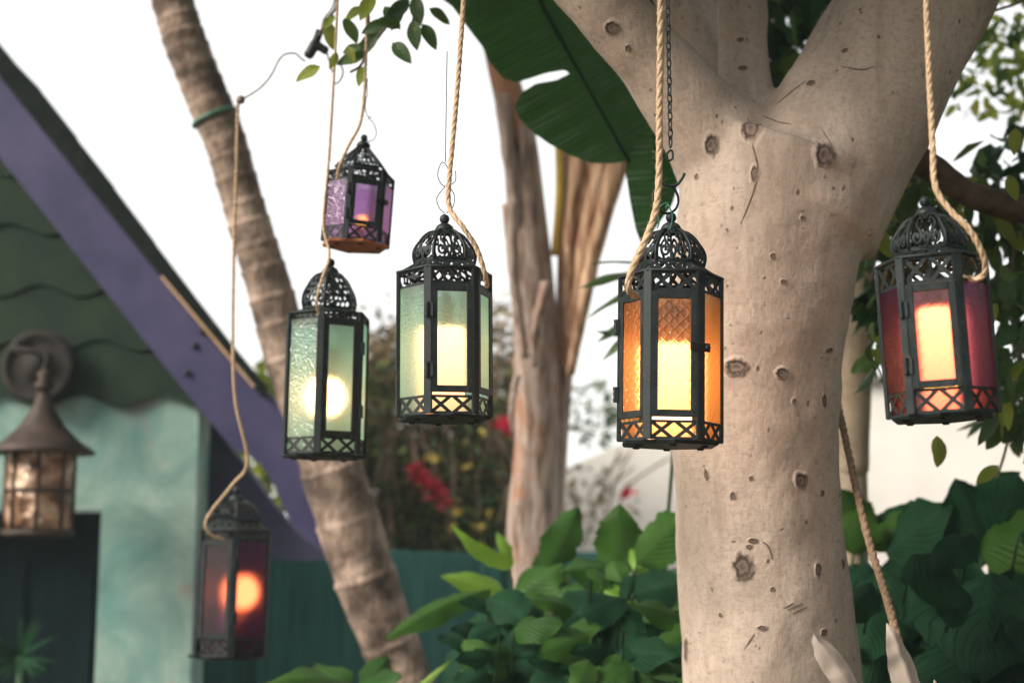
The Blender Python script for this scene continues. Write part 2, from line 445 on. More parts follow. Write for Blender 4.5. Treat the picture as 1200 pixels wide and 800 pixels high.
    rm = mat_simple('dark_shingle', (.003, .006, .006), (.009, .013, .012), 14, .95, 0, .8, .02, .1)
    # roof slab in courses so its upper edge steps slightly
    up = [(-300, -345), (-40, 3), (20, 76), (47, 104), (50, 109), (90, 160), (93, 166), (133, 217), (137, 224), (180, 281), (185, 289), (226, 343), (232, 351), (270, 400), (274, 405), (306, 444), (313, 452), (313, 459), (307, 462)]
    lo = [(298, 452), (250, 398.5), (0, 88), (-260, -300), (-300, -300)]
    pts = [PY(a, b, Yb-.05) for a, b in up+lo]
    put('roof', prism(pts, back*4.0), rm)
    # tan drip strip under the roof edge
    strip = mat_simple('raw_wood', (.30, .19, .11), (.45, .30, .18), 40, .8)
    put('drip_strip', prism([PY(a, b, Yb-.052) for a, b in ((188, 325), (296, 453.5), (299, 452.5), (190, 322.5))], (0, .02, 0)), strip)
    return h
build_house()

def build_wall_lamp():
    """copper lantern hanging from a round plate on the gable"""
    d = 4.62
    base = P(44, 625, d); t = empty('wall_lantern', base)
    tag(t, 'copper wall lantern with conical hat roof and hammered glass on the teal house', 'lantern')
    cop = mat_simple('brown_copper', (.016, .011, .009), (.055, .035, .027), 20, .65, .3, .3, .003)
    k = d/F
    s = Nodes('hammered_amber_glass'); v = s.coord(); f = s.voronoi(v, 26); n = s.noise(v, 12, 3)
    col = s.ramp(n, [(.35, (.10, .055, .035)), (.5, (.30, .17, .10)), (.66, (.70, .52, .38))])
    pr = s.principled(col, .25, .15, s.bump(f, .7, .02), .6); tl = s.n('BsdfTranslucent'); s.set(tl, 'Color', col)
    mx = s.n('MixShader'); mx.inputs[0].default_value = .3; s.t.links.new(pr, mx.inputs[1]); s.t.links.new(tl.outputs[0], mx.inputs[2])
    hg = s.done(mx.outputs[0])
    link('glass', lathe([(37*k, 3*k), (38*k, 20*k), (38*k, 94*k), (37*k, 97*k)], 32), hg, t)
    link('roof', lathe([(61*k, 93*k), (62*k, 96*k), (44*k, 108*k), (26*k, 126*k), (14*k, 146*k), (8*k, 162*k), (7*k, 166*k)], 32), cop, t)
    link('finial', lathe([(4*k, 164*k), (11*k, 170*k), (12*k, 175*k), (7*k, 181*k), (10*k, 187*k), (4*k, 194*k)], 16), cop, t)
    for z in (3, 50):
        me = torus(39*k, 2.2*k, 32, 8); me.transform(Matrix.Translation((0, 0, z*k)) @ Matrix.Rotation(math.pi/2, 4, 'X')); link('band', me, cop, t)
    link('base', lathe([(34*k, -4*k), (41*k, -2*k), (41*k, 3*k), (30*k, 5*k)], 28), cop, t)
    for i in range(8):
        a = 2*math.pi*i/8+.25; link('bar', tube([(39*k*math.cos(a), 39*k*math.sin(a), z*k) for z in (2, 50, 96)], 2.0*k, 6), cop, t)
    dcop = mat_simple('shaded_copper', (.006, .006, .005), (.018, .014, .012), 20, .85, .1, .3, .003)  # same copper, with the shade on plate and arm put into its colour
    pc = PY(46, 430, 4.93)-base
    me = lathe([(47*k, 0), (47*k, .014), (39*k, .026), (36*k, .014), (18*k, .02), (13*k, .04), (0.5*k, .05)], 36)
    me.transform(Matrix.Translation(pc) @ Matrix.Rotation(math.pi/2, 4, 'X')); link('back_plate', me, dcop, t)
    pts = catmull([pc+Vector((0, -.02, .05)), pc+Vector((0, -.14, .06)), pc+Vector((0, -.25, .03)), Vector((0, 0, 212*k)), Vector((0, 0, 190*k))], 8)
    link('arm', tube(pts, 4.5*k, 10), dcop, t)
build_wall_lamp()

# ------------------------------------------------------------------ fence, garden walls
def build_fence():
    Y = 6.3; x0, x1 = PY(150, 640, Y).x, PY(700, 640, Y).x; topz = PY(450, 646, Y).z
    f = empty('board_fence', (x0, Y, 0)); tag(f, 'teal painted board fence behind the leaning ringed trunk', 'fence')
    s = Nodes('teal_fence_paint'); v = s.coord(); n = s.noise(s.mapping(v, (6, 6, .5)), 5, 6, .65); oi = s.n('ObjectInfo').outputs['Random']
    col = s.mix(s.ramp(n, [(.35, 0.0), (.68, 1.0)]), (.015, .085, .075), (.045, .16, .14)); col = s.mix(s.math('MULTIPLY', oi, .5), col, (.02, .10, .095))
    fm = s.done(s.principled(col, .75, 0, s.bump(n, .3, .004), .2))
    bm = bmesh.new(); box_bm(bm, (0, 0, 0), .1452, .022, topz-.05); bmesh.ops.bevel(bm, geom=bm.edges[:], offset=.004, segments=1, affect='EDGES'); me = bm_mesh(bm)
    x = x0; i = 0
    while x < x1:
        o = link('board', me, fm, f); o.location = (x-x0, .004*random.uniform(-1, 1), (topz-.05)/2+.05+random.uniform(-.006, .006)); x += .146; i += 1
    for z in (.3, topz-.2):
        bm = bmesh.new(); box_bm(bm, ((x1-x0)/2, .04, z), x1-x0, .05, .08); link('rail', bm_mesh(bm), fm, f)
    for xx in (PY(318, 640, Y).x-x0, PY(575, 640, Y).x-x0):
        bm = bmesh.new(); box_bm(bm, (xx, -.045, topz/2+.004), .09, .06, topz+.01); bmesh.ops.bevel(bm, geom=bm.edges[:], offset=.006, segments=1, affect='EDGES'); link('post', bm_mesh(bm), fm, f)
build_fence()
def build_walls():
    wm = mat_simple('white_render', (.60, .575, .54), (.68, .655, .62), 2.5, .9, 0, .3, .01, .15)
    Y = 9.0
    def wall(name, pts, label, th):
        c = PY(pts[0][0], 640, Y); c.z = 0
        me = prism([PY(a, b, Y) if b < 900 else Vector((PY(a, 640, Y).x, Y, -.1)) for a, b in pts], (0, th, 0)); me.transform(Matrix.Translation(-c))
        o = link(name, me, wm, None, c); tag(o, label, 'wall'); return o
    wall('rendered_wall', [(960, 446), (1700, 446), (1700, 999), (960, 999)], 'tall white rendered wall behind the right hand lantern', .3)
    wall('low_wall', [(610, 572), (655, 552), (724, 521), (957, 500), (957, 999), (610, 999)], 'lower white wall with sloping top left of the big trunk', .3)
    cm = mat_simple('grey_coping', (.16, .15, .14), (.26, .24, .22), 12, .8)
    me = prism([PY(a, b, Y-.06) for a, b in ((955, 438), (1700, 438), (1700, 445.5), (955, 445.5))], (0, .42, 0)); c = PY(955, 446, Y-.06); me.transform(Matrix.Translation(-c))
    o = link('coping', me, cm, bpy.data.objects['rendered_wall']); o.location = c-bpy.data.objects['rendered_wall'].location
build_walls()

# ------------------------------------------------------------------ leaves
LEAF_BIG = mat_leaf('big_leaf_green', (.020, .070, .011), (.030, .09, .020), (.065, .15, .010), .55, .30, .35, spec=.18)
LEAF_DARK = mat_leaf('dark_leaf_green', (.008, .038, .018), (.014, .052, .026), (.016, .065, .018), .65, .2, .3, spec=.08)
LEAF_LIME = mat_leaf('young_leaf_green', (.13, .30, .035), (.25, .42, .08), (.30, .45, .04), .45, .45, .3)
LEAF_FIG = mat_leaf('fig_leaf', (.022, .070, .022), (.05, .12, .04), (.11, .19, .025), .35, .38, .55, 16, 8)
LEAF_FIG_LIGHT = mat_leaf('fig_leaf_light', (.20, .28, .03), (.28, .36, .06), (.36, .38, .05), .4, .5, .5, 16, 8)
LEAF_PALE = mat_leaf('bleached_leaf', (.44, .37, .32), (.33, .27, .23), (.50, .43, .38), .8, .15, .3, 60, 30, .15)
BANANA = mat_leaf('banana_leaf', (.022, .085, .026), (.045, .13, .045), (.06, .15, .02), .45, .52, .2, .42, 0, spec=.3, veins=.9)
STALK = mat_simple('leaf_stalk', (.010, .038, .014), (.025, .07, .02), 14, .6)

def blade(base, tip, width, normal, sag=.15, fold=.25, wave=.05, nL=14, nW=4, shape=(.75, .8), curl=0.0, rag=0.0):
    """leaf surface from base to tip; 'normal' is the side the leaf shows"""
    base, tip, normal = Vector(base), Vector(tip), Vector(normal)
    ax = tip-base; L = ax.length; side = ax.cross(normal).normalized(); nrm = side.cross(ax).normalized()
    V, Fc, U = [], [], []; ph = random.uniform(0, 6)
    for i in range(nL+1):
        t = i/nL; w_ = max(math.sin(math.pi*min(1, t**shape[0]))**shape[1], 0)*width/2
        if i in (0, nL): w_ = width*.006
        c = base+ax*t+nrm*(sag*L*(4*t*(1-t)*.6-curl*t*t))
        eL, eR = [1+rag*noise.noise(Vector((t*7, ph*3+q_, .5)))+rag*.6*noise.noise(Vector((t*19, ph*3+q_, 2))) for q_ in (0, 9)]
        for j in range(-nW, nW+1):
            u = j/nW
            off = nrm*(abs(u)*fold*w_ + wave*width*math.sin(t*9+ph+(2 if u < 0 else 0))*u*u)
            V.append(c+side*(u*w_*(1+((eL if u < 0 else eR)-1)*abs(u)))+off); U.append((u, t))
    m = 2*nW+1
    for i in range(nL):
        for j in range(2*nW): Fc.append((i*m+j, i*m+j+1, (i+1)*m+j+1, (i+1)*m+j))
    return V, Fc, U
def toward_cam(p): return (CAM-p).normalized()

def leafy_plant(name, label, root, leaves, mat_default, group=None, thick=.008):
    """leaves: (base px,py,d  tip px,py,d  width px, tilt(x,z), material)"""
    t = empty(name, root); tag(t, label, 'plant', group)
    for (bx, by, bd, tx, ty, td, wpx, tilt, mt) in leaves:
        b, e = P(bx, by, bd), P(tx, ty, td)
        nrm = (toward_cam((b+e)/2)+Vector((tilt[0], 0, tilt[1]))).normalized()
        V, Fc, U = blade(b-root, e-root, M(wpx, (bd+td)/2), nrm, random.uniform(.03, .16), random.uniform(-.5, -.2), .075, 24, 5, (random.uniform(.58, .85), random.uniform(.6, .85)), random.uniform(-.1, .4), .22)
        o = link('leaf', mesh(V, Fc, True, U), mt or mat_default, t)
        if len(tilt) > 2:                                           # a leaf deep in the mass: just its short stalk
            link('stalk', tube([b-root-nrm*.004, b-root+Vector((0, .03, -.03)), b-root+Vector((0, .08, -.10))], [thick*.3, thick*.35, thick*.4], 6), STALK, t); continue
        # stalk from the leaf base down to the root
        r0 = Vector((random.uniform(-.05, .05), random.uniform(-.05, .05), 0)); mid = (b-root)*.6+r0*.4+Vector((0, .06, 0))
        link('stalk', tube([b-root+(e-b)*.05-nrm*.008, b-root-nrm*.012+Vector((0, .01, -.02)), mid, r0], [thick*.35, thick*.45, thick*.7, thick], 6), STALK, t)
    return t

# ------------------------------------------------------------------ main tree
TREE = empty('big_tree', P(900, 1300, 2.62)); TREE.location.z = 0
tag(TREE, 'big pale barked tree with scars and forking limbs behind the amber lantern', 'tree')
TL = TREE.location.copy()
def build_trunk():
    d = 2.56
    chains = [
        [(912, 1900, d, 150), (912, 1250, d, 122), (908, 900, d, 108), (902, 790, d, 104), (889, 640, d, 97), (882, 520, d, 97), (884, 420, d, 99), (892, 330, d, 106), (905, 250, d, 112), (930, 180, d, 112)],
        [(905, 300, d, 96), (868, 205, d, 78), (818, 138, d-.03, 54), (762, 68, d-.06, 43), (698, -5, d-.08, 43), (610, -110, d-.08, 42), (480, -260, d-.05, 34)],
        [(930, 250, d, 108), (985, 160, d+.01, 94), (1035, 70, d+.02, 88), (1085, -20, d+.03, 84), (1150, -160, d+.05, 74), (1190, -330, d+.1, 60)],
        [(888, 190, d+.06, 50), (876, 118, d+.09, 33), (869, 50, d+.11, 29), (868, -30, d+.13, 30), (860, -200, d+.2, 28)],
        [(885, 215, d+.16, 44), (852, 118, d+.32, 34), (820, 50, d+.42, 33), (798, -10, d+.48, 35), (745, -150, d+.5, 34)],
    ]
    V, Fc = [], []
    for ch in chains:
        pts = [Vector(P(a, b, c))-TL for a, b, c, r in ch]; rad = [M(r, c) for a, b, c, r in ch]
        if ch[0][1] == 1900: pts[0].z = -.1
        q = catmull(pts, 8); qr = []
        for i in range(len(rad)-1):
            for k in range(8): qr.append(rad[i]+(rad[i+1]-rad[i])*k/8)
        qr.append(rad[-1]); tube_data(q, qr, 28, lambda i, a: 1+.025*math.sin(3*a+i*.05), V, Fc)
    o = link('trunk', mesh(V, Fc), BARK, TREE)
    r = o.modifiers.new('r', 'REMESH'); r.mode = 'VOXEL'; r.voxel_size = .0075
    s = o.modifiers.new('s', 'SMOOTH'); s.factor = .6; s.iterations = 14
    tx = bpy.data.textures.new('bark_lumps', 'CLOUDS'); tx.noise_scale = .11; tx.noise_depth = 2
    dm = o.modifiers.new('d', 'DISPLACE'); dm.texture = tx; dm.strength = .012; dm.mid_level = .5; dm.texture_coords = 'LOCAL'
    dg = bpy.context.evaluated_depsgraph_get(); ev = o.evaluated_get(dg); me = bpy.data.meshes.new_from_object(ev)
    o.modifiers.clear(); o.data = me; me.polygons.foreach_set('use_smooth', [True]*len(me.polygons))
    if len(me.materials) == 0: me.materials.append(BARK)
    bv = BVHTree.FromPolygons([v.co+TL for v in me.vertices], [tuple(p.vertices) for p in me.polygons])
    return o, bv
TRUNK, TBVH = build_trunk()
def build_branch():
    d = 2.62; ch = [(1000, 190, d, 26), (1050, 178, d+.05, 22), (1090, 196, d+.1, 17), (1125, 222, d+.12, 16), (1165, 237, d+.14, 17), (1210, 246, d+.15, 18), (1330, 250, d+.2, 16), (1480, 190, d+.3, 10)]
    q = catmull([P(a, b, c)-TL for a, b, c, r in ch], 10); rr = []
    for i in range(len(ch)-1):
        for k in range(10): rr.append(M(ch[i][3]+(ch[i+1][3]-ch[i][3])*k/10, d))
    rr.append(M(10, d)); dk = mat_simple('shaded_branch_bark', (.045, .032, .022), (.12, .085, .06), 30, .9, 0, .7, .006, .1)  # same tree's bark, its backlit shade painted in as a darker colour
    link('branch', tube(q, rr, 16, lambda i, a: 1+.12*noise.noise(Vector((math.cos(a)*1.5, math.sin(a)*1.5, i*.2)))), dk, TREE)
build_branch()
def on_trunk(px, py):
    r = ray(px, py).normalized(); hit = TBVH.ray_cast(CAM, r, 6)
    return (hit[0], hit[1]) if hit[0] is not None else (None, None)
def scar(px, py, wx, hy, rot=0, depth=1.0):
    p, n = on_trunk(px, py)
    if p is None: return
    n = n.normalized(); rt = RT-n*RT.dot(n); rt.normalize(); up = n.cross(rt); 
    if up.z < 0: up = -up
    k = (p-CAM).length/F; seg, prof = 22, [(1.3, -.0006), (1.12, .0), (1.0, .0008), (.85, .0030), (.66, .0016), (.5, .0002), (.36, .0010), (.2, .0002), (.05, .0)]
    V, Fc = [], []; sd = random.uniform(0, 50)
    for rr, hgt in prof:
        for a in range(seg):
            an = 2*math.pi*a/seg; nz = 1+.34*noise.noise(Vector((math.cos(an)*2.2+sd, math.sin(an)*2.2, rr*1.5)))+.12*noise.noise(Vector((math.cos(an)*6+sd, math.sin(an)*6, 0)))
            x, y = math.cos(an)*rr*nz*wx*k, math.sin(an)*rr*nz*hy*k
            c, s = math.cos(rot), math.sin(rot); x, y = x*c-y*s, x*s+y*c
            q = p+rt*x+up*y; h2 = TBVH.ray_cast(q+n*.05, -n, .12)
            if h2[0] is not None: q = h2[0]
            V.append(q+n*(hgt*depth*min(1, wx/9)*(1+.6*noise.noise(Vector((an*2, rr*5, sd))))+.0006)-TL)
    for i in range(len(prof)-1):
        for a in range(seg):
            b = (a+1) % seg; Fc.append((i*seg+a, i*seg+b, (i+1)*seg+b, (i+1)*seg+a))
    Fc.append(tuple((len(prof)-1)*seg+a for a in range(seg)))
    U = [(rr, a/seg) for rr, hgt in prof for a in range(seg)]
    me = mesh(V, Fc, True, U); link('bark_scar', me, SCAR, TREE)
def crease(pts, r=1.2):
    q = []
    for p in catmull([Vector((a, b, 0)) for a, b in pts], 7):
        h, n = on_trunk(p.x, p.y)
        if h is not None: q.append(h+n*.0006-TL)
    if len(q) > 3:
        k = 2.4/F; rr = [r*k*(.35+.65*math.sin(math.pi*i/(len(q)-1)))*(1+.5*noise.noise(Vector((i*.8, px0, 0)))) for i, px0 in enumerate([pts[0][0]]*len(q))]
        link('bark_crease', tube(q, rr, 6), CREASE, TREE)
for a in ((880, 150, 12, 16), (966, 181, 12, 16), (833, 170, 8, 13), (863, 430, 15, 11), (916, 437, 8, 7), (938, 563, 9, 10), (963, 578, 4, 4), (870, 664, 12, 16), (805, 760, 7, 16),
          (958, 667, 5, 9), (951, 98, 6, 4, -.4), (817, 207, 4, 4), (717, 33, 9, 9), (736, 57, 4, 4), (882, 633, 6, 3), (893, 735, 6, 3), (884, 203, 5, 10), (859, 580, 4, 5), (918, 330, 4, 3),
          (971, 410, 7, 3), (905, 300, 3, 4), (987, 660, 5, 6), (828, 556, 3, 7, .2), (878, 640, 4, 3), (880, 560, 3, 3), (845, 720, 3, 3), (930, 470, 3, 4), (965, 470, 5, 9), (868, 47, 5, 3), (870, 80, 6, 3), (940, 255, 3, 3), (990, 60, 4, 3), (905, 690, 3, 3), (965, 740, 5, 4)):
    scar(*a)
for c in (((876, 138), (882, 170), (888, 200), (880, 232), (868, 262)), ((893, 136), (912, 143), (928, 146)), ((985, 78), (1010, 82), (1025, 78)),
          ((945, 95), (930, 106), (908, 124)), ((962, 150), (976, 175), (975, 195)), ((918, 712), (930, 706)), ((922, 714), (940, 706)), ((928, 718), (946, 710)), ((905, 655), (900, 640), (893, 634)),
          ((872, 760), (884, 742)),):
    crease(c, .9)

def fig_leaf_mesh():
    V, Fc, U = blade((0, 0, 0), (0, 0, -1), .46, (0, -1, 0), .10, .25, .06, 7, 2, (.85, .8)); return mesh(V, Fc, True, U)
FIG = [fig_leaf_mesh() for _ in range(4)]
FIGL = []
for q in FIG:
    q.materials.append(LEAF_FIG); c = q.copy(); c.materials.clear(); c.materials.append(LEAF_FIG_LIGHT); FIGL.append(c)
def leaf_obj(p, size, par, light=False, rot=None):
    me = random.choice(FIGL if light else FIG)
    o = bpy.data.objects.new('leaf', me); COL.objects.link(o); o.parent = par; o.location = p-par.location
    o.scale = (size, size, size)
    o.rotation_euler = rot or (random.uniform(-.9, .9), random.uniform(-1.1, 1.1), random.uniform(0, 6.3))
    return o
def leaf_mass(name, pts, size, mat, par=None, aspect=.45, rndrot=1.2):
    V, Fc = [], []
    for p in pts:
        L = size*random.uniform(.6, 1.25); W = L*aspect
        m = Matrix.Rotation(random.uniform(0, 6.3), 3, 'Z') @ Matrix.Rotation(random.uniform(-rndrot, rndrot), 3, 'X') @ Matrix.Rotation(random.uniform(-rndrot, rndrot), 3, 'Y')
        b = len(V); o = par.location if par is not None else Vector()
        for q in ((0, 0, 0), (-W/2, .08*L, -.35*L), (0, 0, -.4*L), (W/2, .08*L, -.35*L), (-W*.34, .05*L, -.72*L), (0, -.02*L, -.7*L), (W*.34, .05*L, -.72*L), (0, .03*L, -L)): V.append(p-o+m @ Vector(q))
        Fc += [(b, b+1, b+2), (b, b+2, b+3), (b+1, b+4, b+5, b+2), (b+2, b+5, b+6, b+3), (b+4, b+7, b+5), (b+5, b+7, b+6)]
    o = link(name, mesh(V, Fc), mat, par); o['kind'] = 'stuff'; return o
def scatter(n, cx, cy, rx, ry, d, dd, clump=0):
    out = []
    while len(out) < n:
        x, y = random.uniform(-1, 1), random.uniform(-1, 1)
        if x*x+y*y > 1: continue
        px, py = cx+x*rx, cy+y*ry; dz = d+random.uniform(-dd, dd)
        p = P(px, py, dz)
        if clump and noise.noise(p*clump+Vector((3.1, 0, 1.7))) < -.06: continue
        out.append(p)
    return out
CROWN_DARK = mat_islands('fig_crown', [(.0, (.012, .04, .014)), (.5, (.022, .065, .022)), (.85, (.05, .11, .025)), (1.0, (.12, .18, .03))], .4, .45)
CROWN_LIGHT = mat_islands('fig_crown_lit', [(.0, (.035, .08, .02)), (.4, (.09, .16, .03)), (.72, (.24, .31, .04)), (1.0, (.45, .46, .07))], .5, .5)  # light from behind is put into these brighter leaf tones

def build_crown():
    # foliage in the right half, seen as separate leaves: behind the purple lantern
    n = 0
    for (cx, cy, rx, ry, d, dd, k) in ((1045, 255, 45, 60, 2.95, .15, 44), (1035, 390, 28, 60, 2.85, .15, 22), (1175, 300, 45, 60, 2.9, .15, 55), (1180, 400, 35, 90, 2.85, .2, 60), (1120, 250, 70, 50, 3.0, .1, 45), (1185, 500, 25, 35, 2.8, .1, 14)):
        for p in scatter(k, cx, cy, rx, ry, d, dd, 5): leaf_obj(p, random.uniform(.05, .085), TREE, random.random() < .2)
    leaf_mass('crown', scatter(300, 1190, 330, 75, 190, 3.25, .2, 4)+scatter(150, 1060, 270, 60, 85, 3.3, .2, 4)+scatter(150, 1040, 390, 30, 70, 3.2, .15, 4)+scatter(260, 1330, 300, 150, 200, 3.2, .3), .075, CROWN_DARK, TREE)
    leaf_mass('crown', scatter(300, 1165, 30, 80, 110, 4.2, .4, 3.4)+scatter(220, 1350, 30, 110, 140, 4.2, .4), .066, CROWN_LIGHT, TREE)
    leaf_mass('crown', scatter(900, 865, 10, 150, 105, 3.9, .3), .10, CROWN_DARK, TREE)
    # unseen crown overhead plus leaves added at right, shaped to block light
    hp = []
    while len(hp) < 5600:
        if len(hp) < 2900: q = TL+Vector((random.uniform(-1.7, 2.4), random.uniform(-1.3, 2.6), random.uniform(2.66, 4.2)))
        else:
            q = TL+Vector((random.uniform(.2, 1.9), random.uniform(-2.6, 1.2), random.uniform(.7, 3.0)))
            if q.x < .36*max(q.y, 0)+.35: continue
        h = q-TL; sd = h.x*sdir.x+h.y*sdir.y; sd /= math.cos(SUN_EL)
        if sd > .3 and q.z < 2.16+sd*math.tan(SUN_EL): continue
        c = q-CAM; zz = c.dot(FWD)
        if zz > 0 and 400-F*c.dot(UP)/zz > -135 and abs(c.dot(RT)/zz) < .41: continue
        if noise.noise(q*1.6) < -.18: continue
        hp.append(q)
    # unseen leaves added on the sunny side, low down, to shade the limbs
    sh = Vector((sdir.x, sdir.y, 0)).normalized(); sw = Vector((-sh.y, sh.x, 0)); n0 = len(hp)
    while len(hp) < n0+1900:
        a_ = random.uniform(.3, 1.7); q = TL+sh*a_+sw*random.uniform(-1.1, 1.1); q.z = 2.20+a_*math.tan(SUN_EL)+random.uniform(0.0, .95)
        c = q-CAM; zz = c.dot(FWD)
        if q.z < 2.62 or (zz > 0 and 400-F*c.dot(UP)/zz > -135 and abs(c.dot(RT)/zz) < .41): continue
        hp.append(q)
    leaf_mass('crown', hp, .16, CROWN_DARK, TREE, .6)  # overhead crown and the added shading leaves in one mesh
    for (x, y, ang) in ((1104, 515, .2), (1190, 150, .1), (1182, 205, -.25), (1170, 545, .9), (1185, 470, .4), (1098, 510, 0)):
        leaf_obj(P(x, y, 2.7), .055, TREE, True, (random.uniform(-.3, .3), ang, random.uniform(-.6, .6)))
    # hanging twig at the right
    for pts in (((1200, 380), (1192, 450), (1180, 520), (1168, 560)), ((1195, 250), (1185, 330), (1188, 420)), ((1110, 60), (1150, 20), (1200, 0), (1240, -40)), ((1020, 330), (1035, 270), (1060, 220), (1085, 200))):
        link('twig', tube(catmull([P(a, b, 2.9)-TL for a, b in pts], 6), .003, 6), CREASE, TREE)
build_crown()

# leafy sprig at the top, left of centre
def build_sprig():
    d = 2.75
    t = empty('leafy_sprig', P(440, -60, d)); tag(t, 'thin leafy sprig hanging above the small violet lantern', 'branch')
    for pts in (((440, -60), (432, 0), (432, 45), (424, 75), (410, 85)), ((500, -50), (470, 10), (450, 35), (432, 60)), ((380, -60), (395, 0), (382, 25), (374, 42)), ((520, -60), (490, 0), (482, 40))):
        link('twig', tube(catmull([P(a, b, d)-t.location for a, b in pts], 6), .0028, 6), CREASE, t)
    L = [(403, 22, .05, -.35, 0), (425, 55, .035, 1.4, 0), (384, 25, .045, -.2, 1), (376, 78, .045, 1.0, 1), (460, 20, .052, 1.0, 0), (444, 40, .05, .9, 0), (485, 22, .052, -.1, 0), (495, 28, .046, -.5, 0), (503, 10, .042, -1.1, 0),
         (460, 50, .05, -.7, 0), (436, 50, .045, .9, 0), (424, 8, .036, .8, 1), (426, 78, .034, .2, 1), (408, 54, .03, -.3, 1), (392, 18, .03, .6, 1), (472, 5, .05, .3, 0), (450, 8, .045, -.6, 0), (430, 62, .05, 1.2, 0), (480, 0, .05, .8, 0), (438, -5, .05, .4, 1), (395, 62, .03, .4, 1), (470, 30, .045, 1.5, 0), (455, 26, .045, 1.2, 0), (486, -5, .05, -.2, 0)]
    for (x, y, s_, a, li) in L:
        leaf_obj(P(x, y, d+random.uniform(-.05, .05)), s_*1.25, t, bool(li), (random.uniform(-.35, .35), a, random.uniform(-.5, .5)))
build_sprig()

# ------------------------------------------------------------------ slender tree behind the trunk
def build_slender():
    d = 3.5; root = P(1000, 1000, d); root.z = 0
    t = empty('slender_tree', root); tag(t, 'slender cream trunk just right of the big tree', 'tree')
    me = tube(catmull([Vector((root.x, root.y, -.05))-root, P(998, 640, d)-root, P(998, 540, d)-root, P(1002, 440, d)-root, P(1008, 350, d)-root, P(1012, 200, d)-root, P(1012, -160, d)-root], 6),
              [M(20, d)]*19+[M(19-.35*i, d) for i in range(18)], 14, lambda i, a: 1+.06*noise.noise(Vector((math.cos(a), math.sin(a), i*.4))))
    cm = mat_simple('cream_bark', (.34, .26, .18), (.52, .43, .32), 16, .85, 0, .4, .006, .2, lo=.3, hi=.6)
    link('trunk', me, cm, t)
    leaf_mass('crown', [root+Vector((random.gauss(0, .5), random.gauss(0, .4), random.uniform(3.5, 4.4))) for _ in range(500)], .09, CROWN_DARK, t)
build_slender()

# ------------------------------------------------------------------ leaning ringed trunk
def build_ringed():
    d = 4.1
    ctr = [(190, -40, 24), (214, 40, 25.5), (241, 110, 26), (265, 170, 25), (290, 255, 25), (316, 340, 27), (340, 420, 30), (368, 490, 34), (395, 570, 37), (412, 625, 38), (440, 710, 36), (472, 790, 33), (505, 880, 36)]
    root = P(640, 1230, d); root.z = 0
    t = empty('ringed_palm', root); tag(t, 'leaning brown trunk with ring scars rising past the purple eave', 'tree')
    base = [P(a, b, d)-root for a, b, r in ctr]+[Vector((-.14, 0, .55)), Vector((0, 0, -.05))]; rad = [M(r, d) for a, b, r in ctr]+[M(42, d), M(50, d)]
    q = catmull(base, 16); qr = []
    for i in range(len(rad)-1):
        for k in range(16): qr.append(rad[i]+(rad[i+1]-rad[i])*k/16)
    qr.append(rad[-1])
    # dense resample with ring ledges
    pts, rr = [], []; acc = 0; nxt = .055; s0 = 0
    for i in range(len(q)-1):
        seg = (q[i+1]-q[i]).length; n = max(1, int(seg/.006))
        for k in range(n):
            s = acc+seg*k/n
            while s > nxt: s0 = nxt; nxt += random.uniform(.8, 1.25)*(.05+.035*min(s, 3)**2)
            f = (s-s0)/(nxt-s0)
            pts.append(q[i].lerp(q[i+1], k/n)); rr.append((qr[i]+(qr[i+1]-qr[i])*k/n)*(1.0-.04*f+(.028 if s-s0 < .012 else 0)))
        acc += seg
    me = tube(pts, rr, 22, lambda i, a: 1+.045*noise.noise(Vector((math.cos(a)*1.3, math.sin(a)*1.3, i*.07)))+.03*noise.noise(Vector((math.cos(a)*4, math.sin(a)*4, i*.3))))
    s = Nodes('ringed_bark'); v = s.coord(); n1 = s.noise(v, 9, 5, .6); n2 = s.noise(s.mapping(v, (1, 1, .3)), 60, 5, .6)
    col = s.ramp(n1, [(.36, (.065, .050, .042)), (.5, (.20, .15, .12)), (.66, (.40, .31, .255))])
    col = s.mix(s.ramp(n2, [(.3, .6), (.55, 0.0)]), col, (.05, .035, .028))
    bm_ = s.done(s.principled(col, .9, 0, s.bump(s.math('ADD', n1, n2), .7, .01), .15))
    link('trunk', me, bm_, t)
    # green garden tie round it
    for (px, py, r) in ((252, 138, 27), ):
        c = P(px, py, d)-root; me = torus(M(r, d), .006, 24, 6); ax = (P(262, 170, d)-P(236, 110, d)).normalized()
        me.transform(Matrix.Translation(c) @ Vector((0, 1, 0)).rotation_difference(ax).to_matrix().to_4x4()); link('tie', me, GREEN_WIRE, t)
    # crown of fronds above the picture
    top = P(182, -40, d)-root
    for k in range(9):
        a = k*.7; V, Fc, U = blade(top+Vector((0, 0, .02)), top+Vector((math.cos(a)*.9, math.sin(a)*.9, .75+.2*math.sin(k*2.2))), .2, (0, 0, 1), .18, .3, .05, 12, 3)
        link('frond', mesh(V, Fc, True, U), LEAF_BIG, t)
build_ringed()

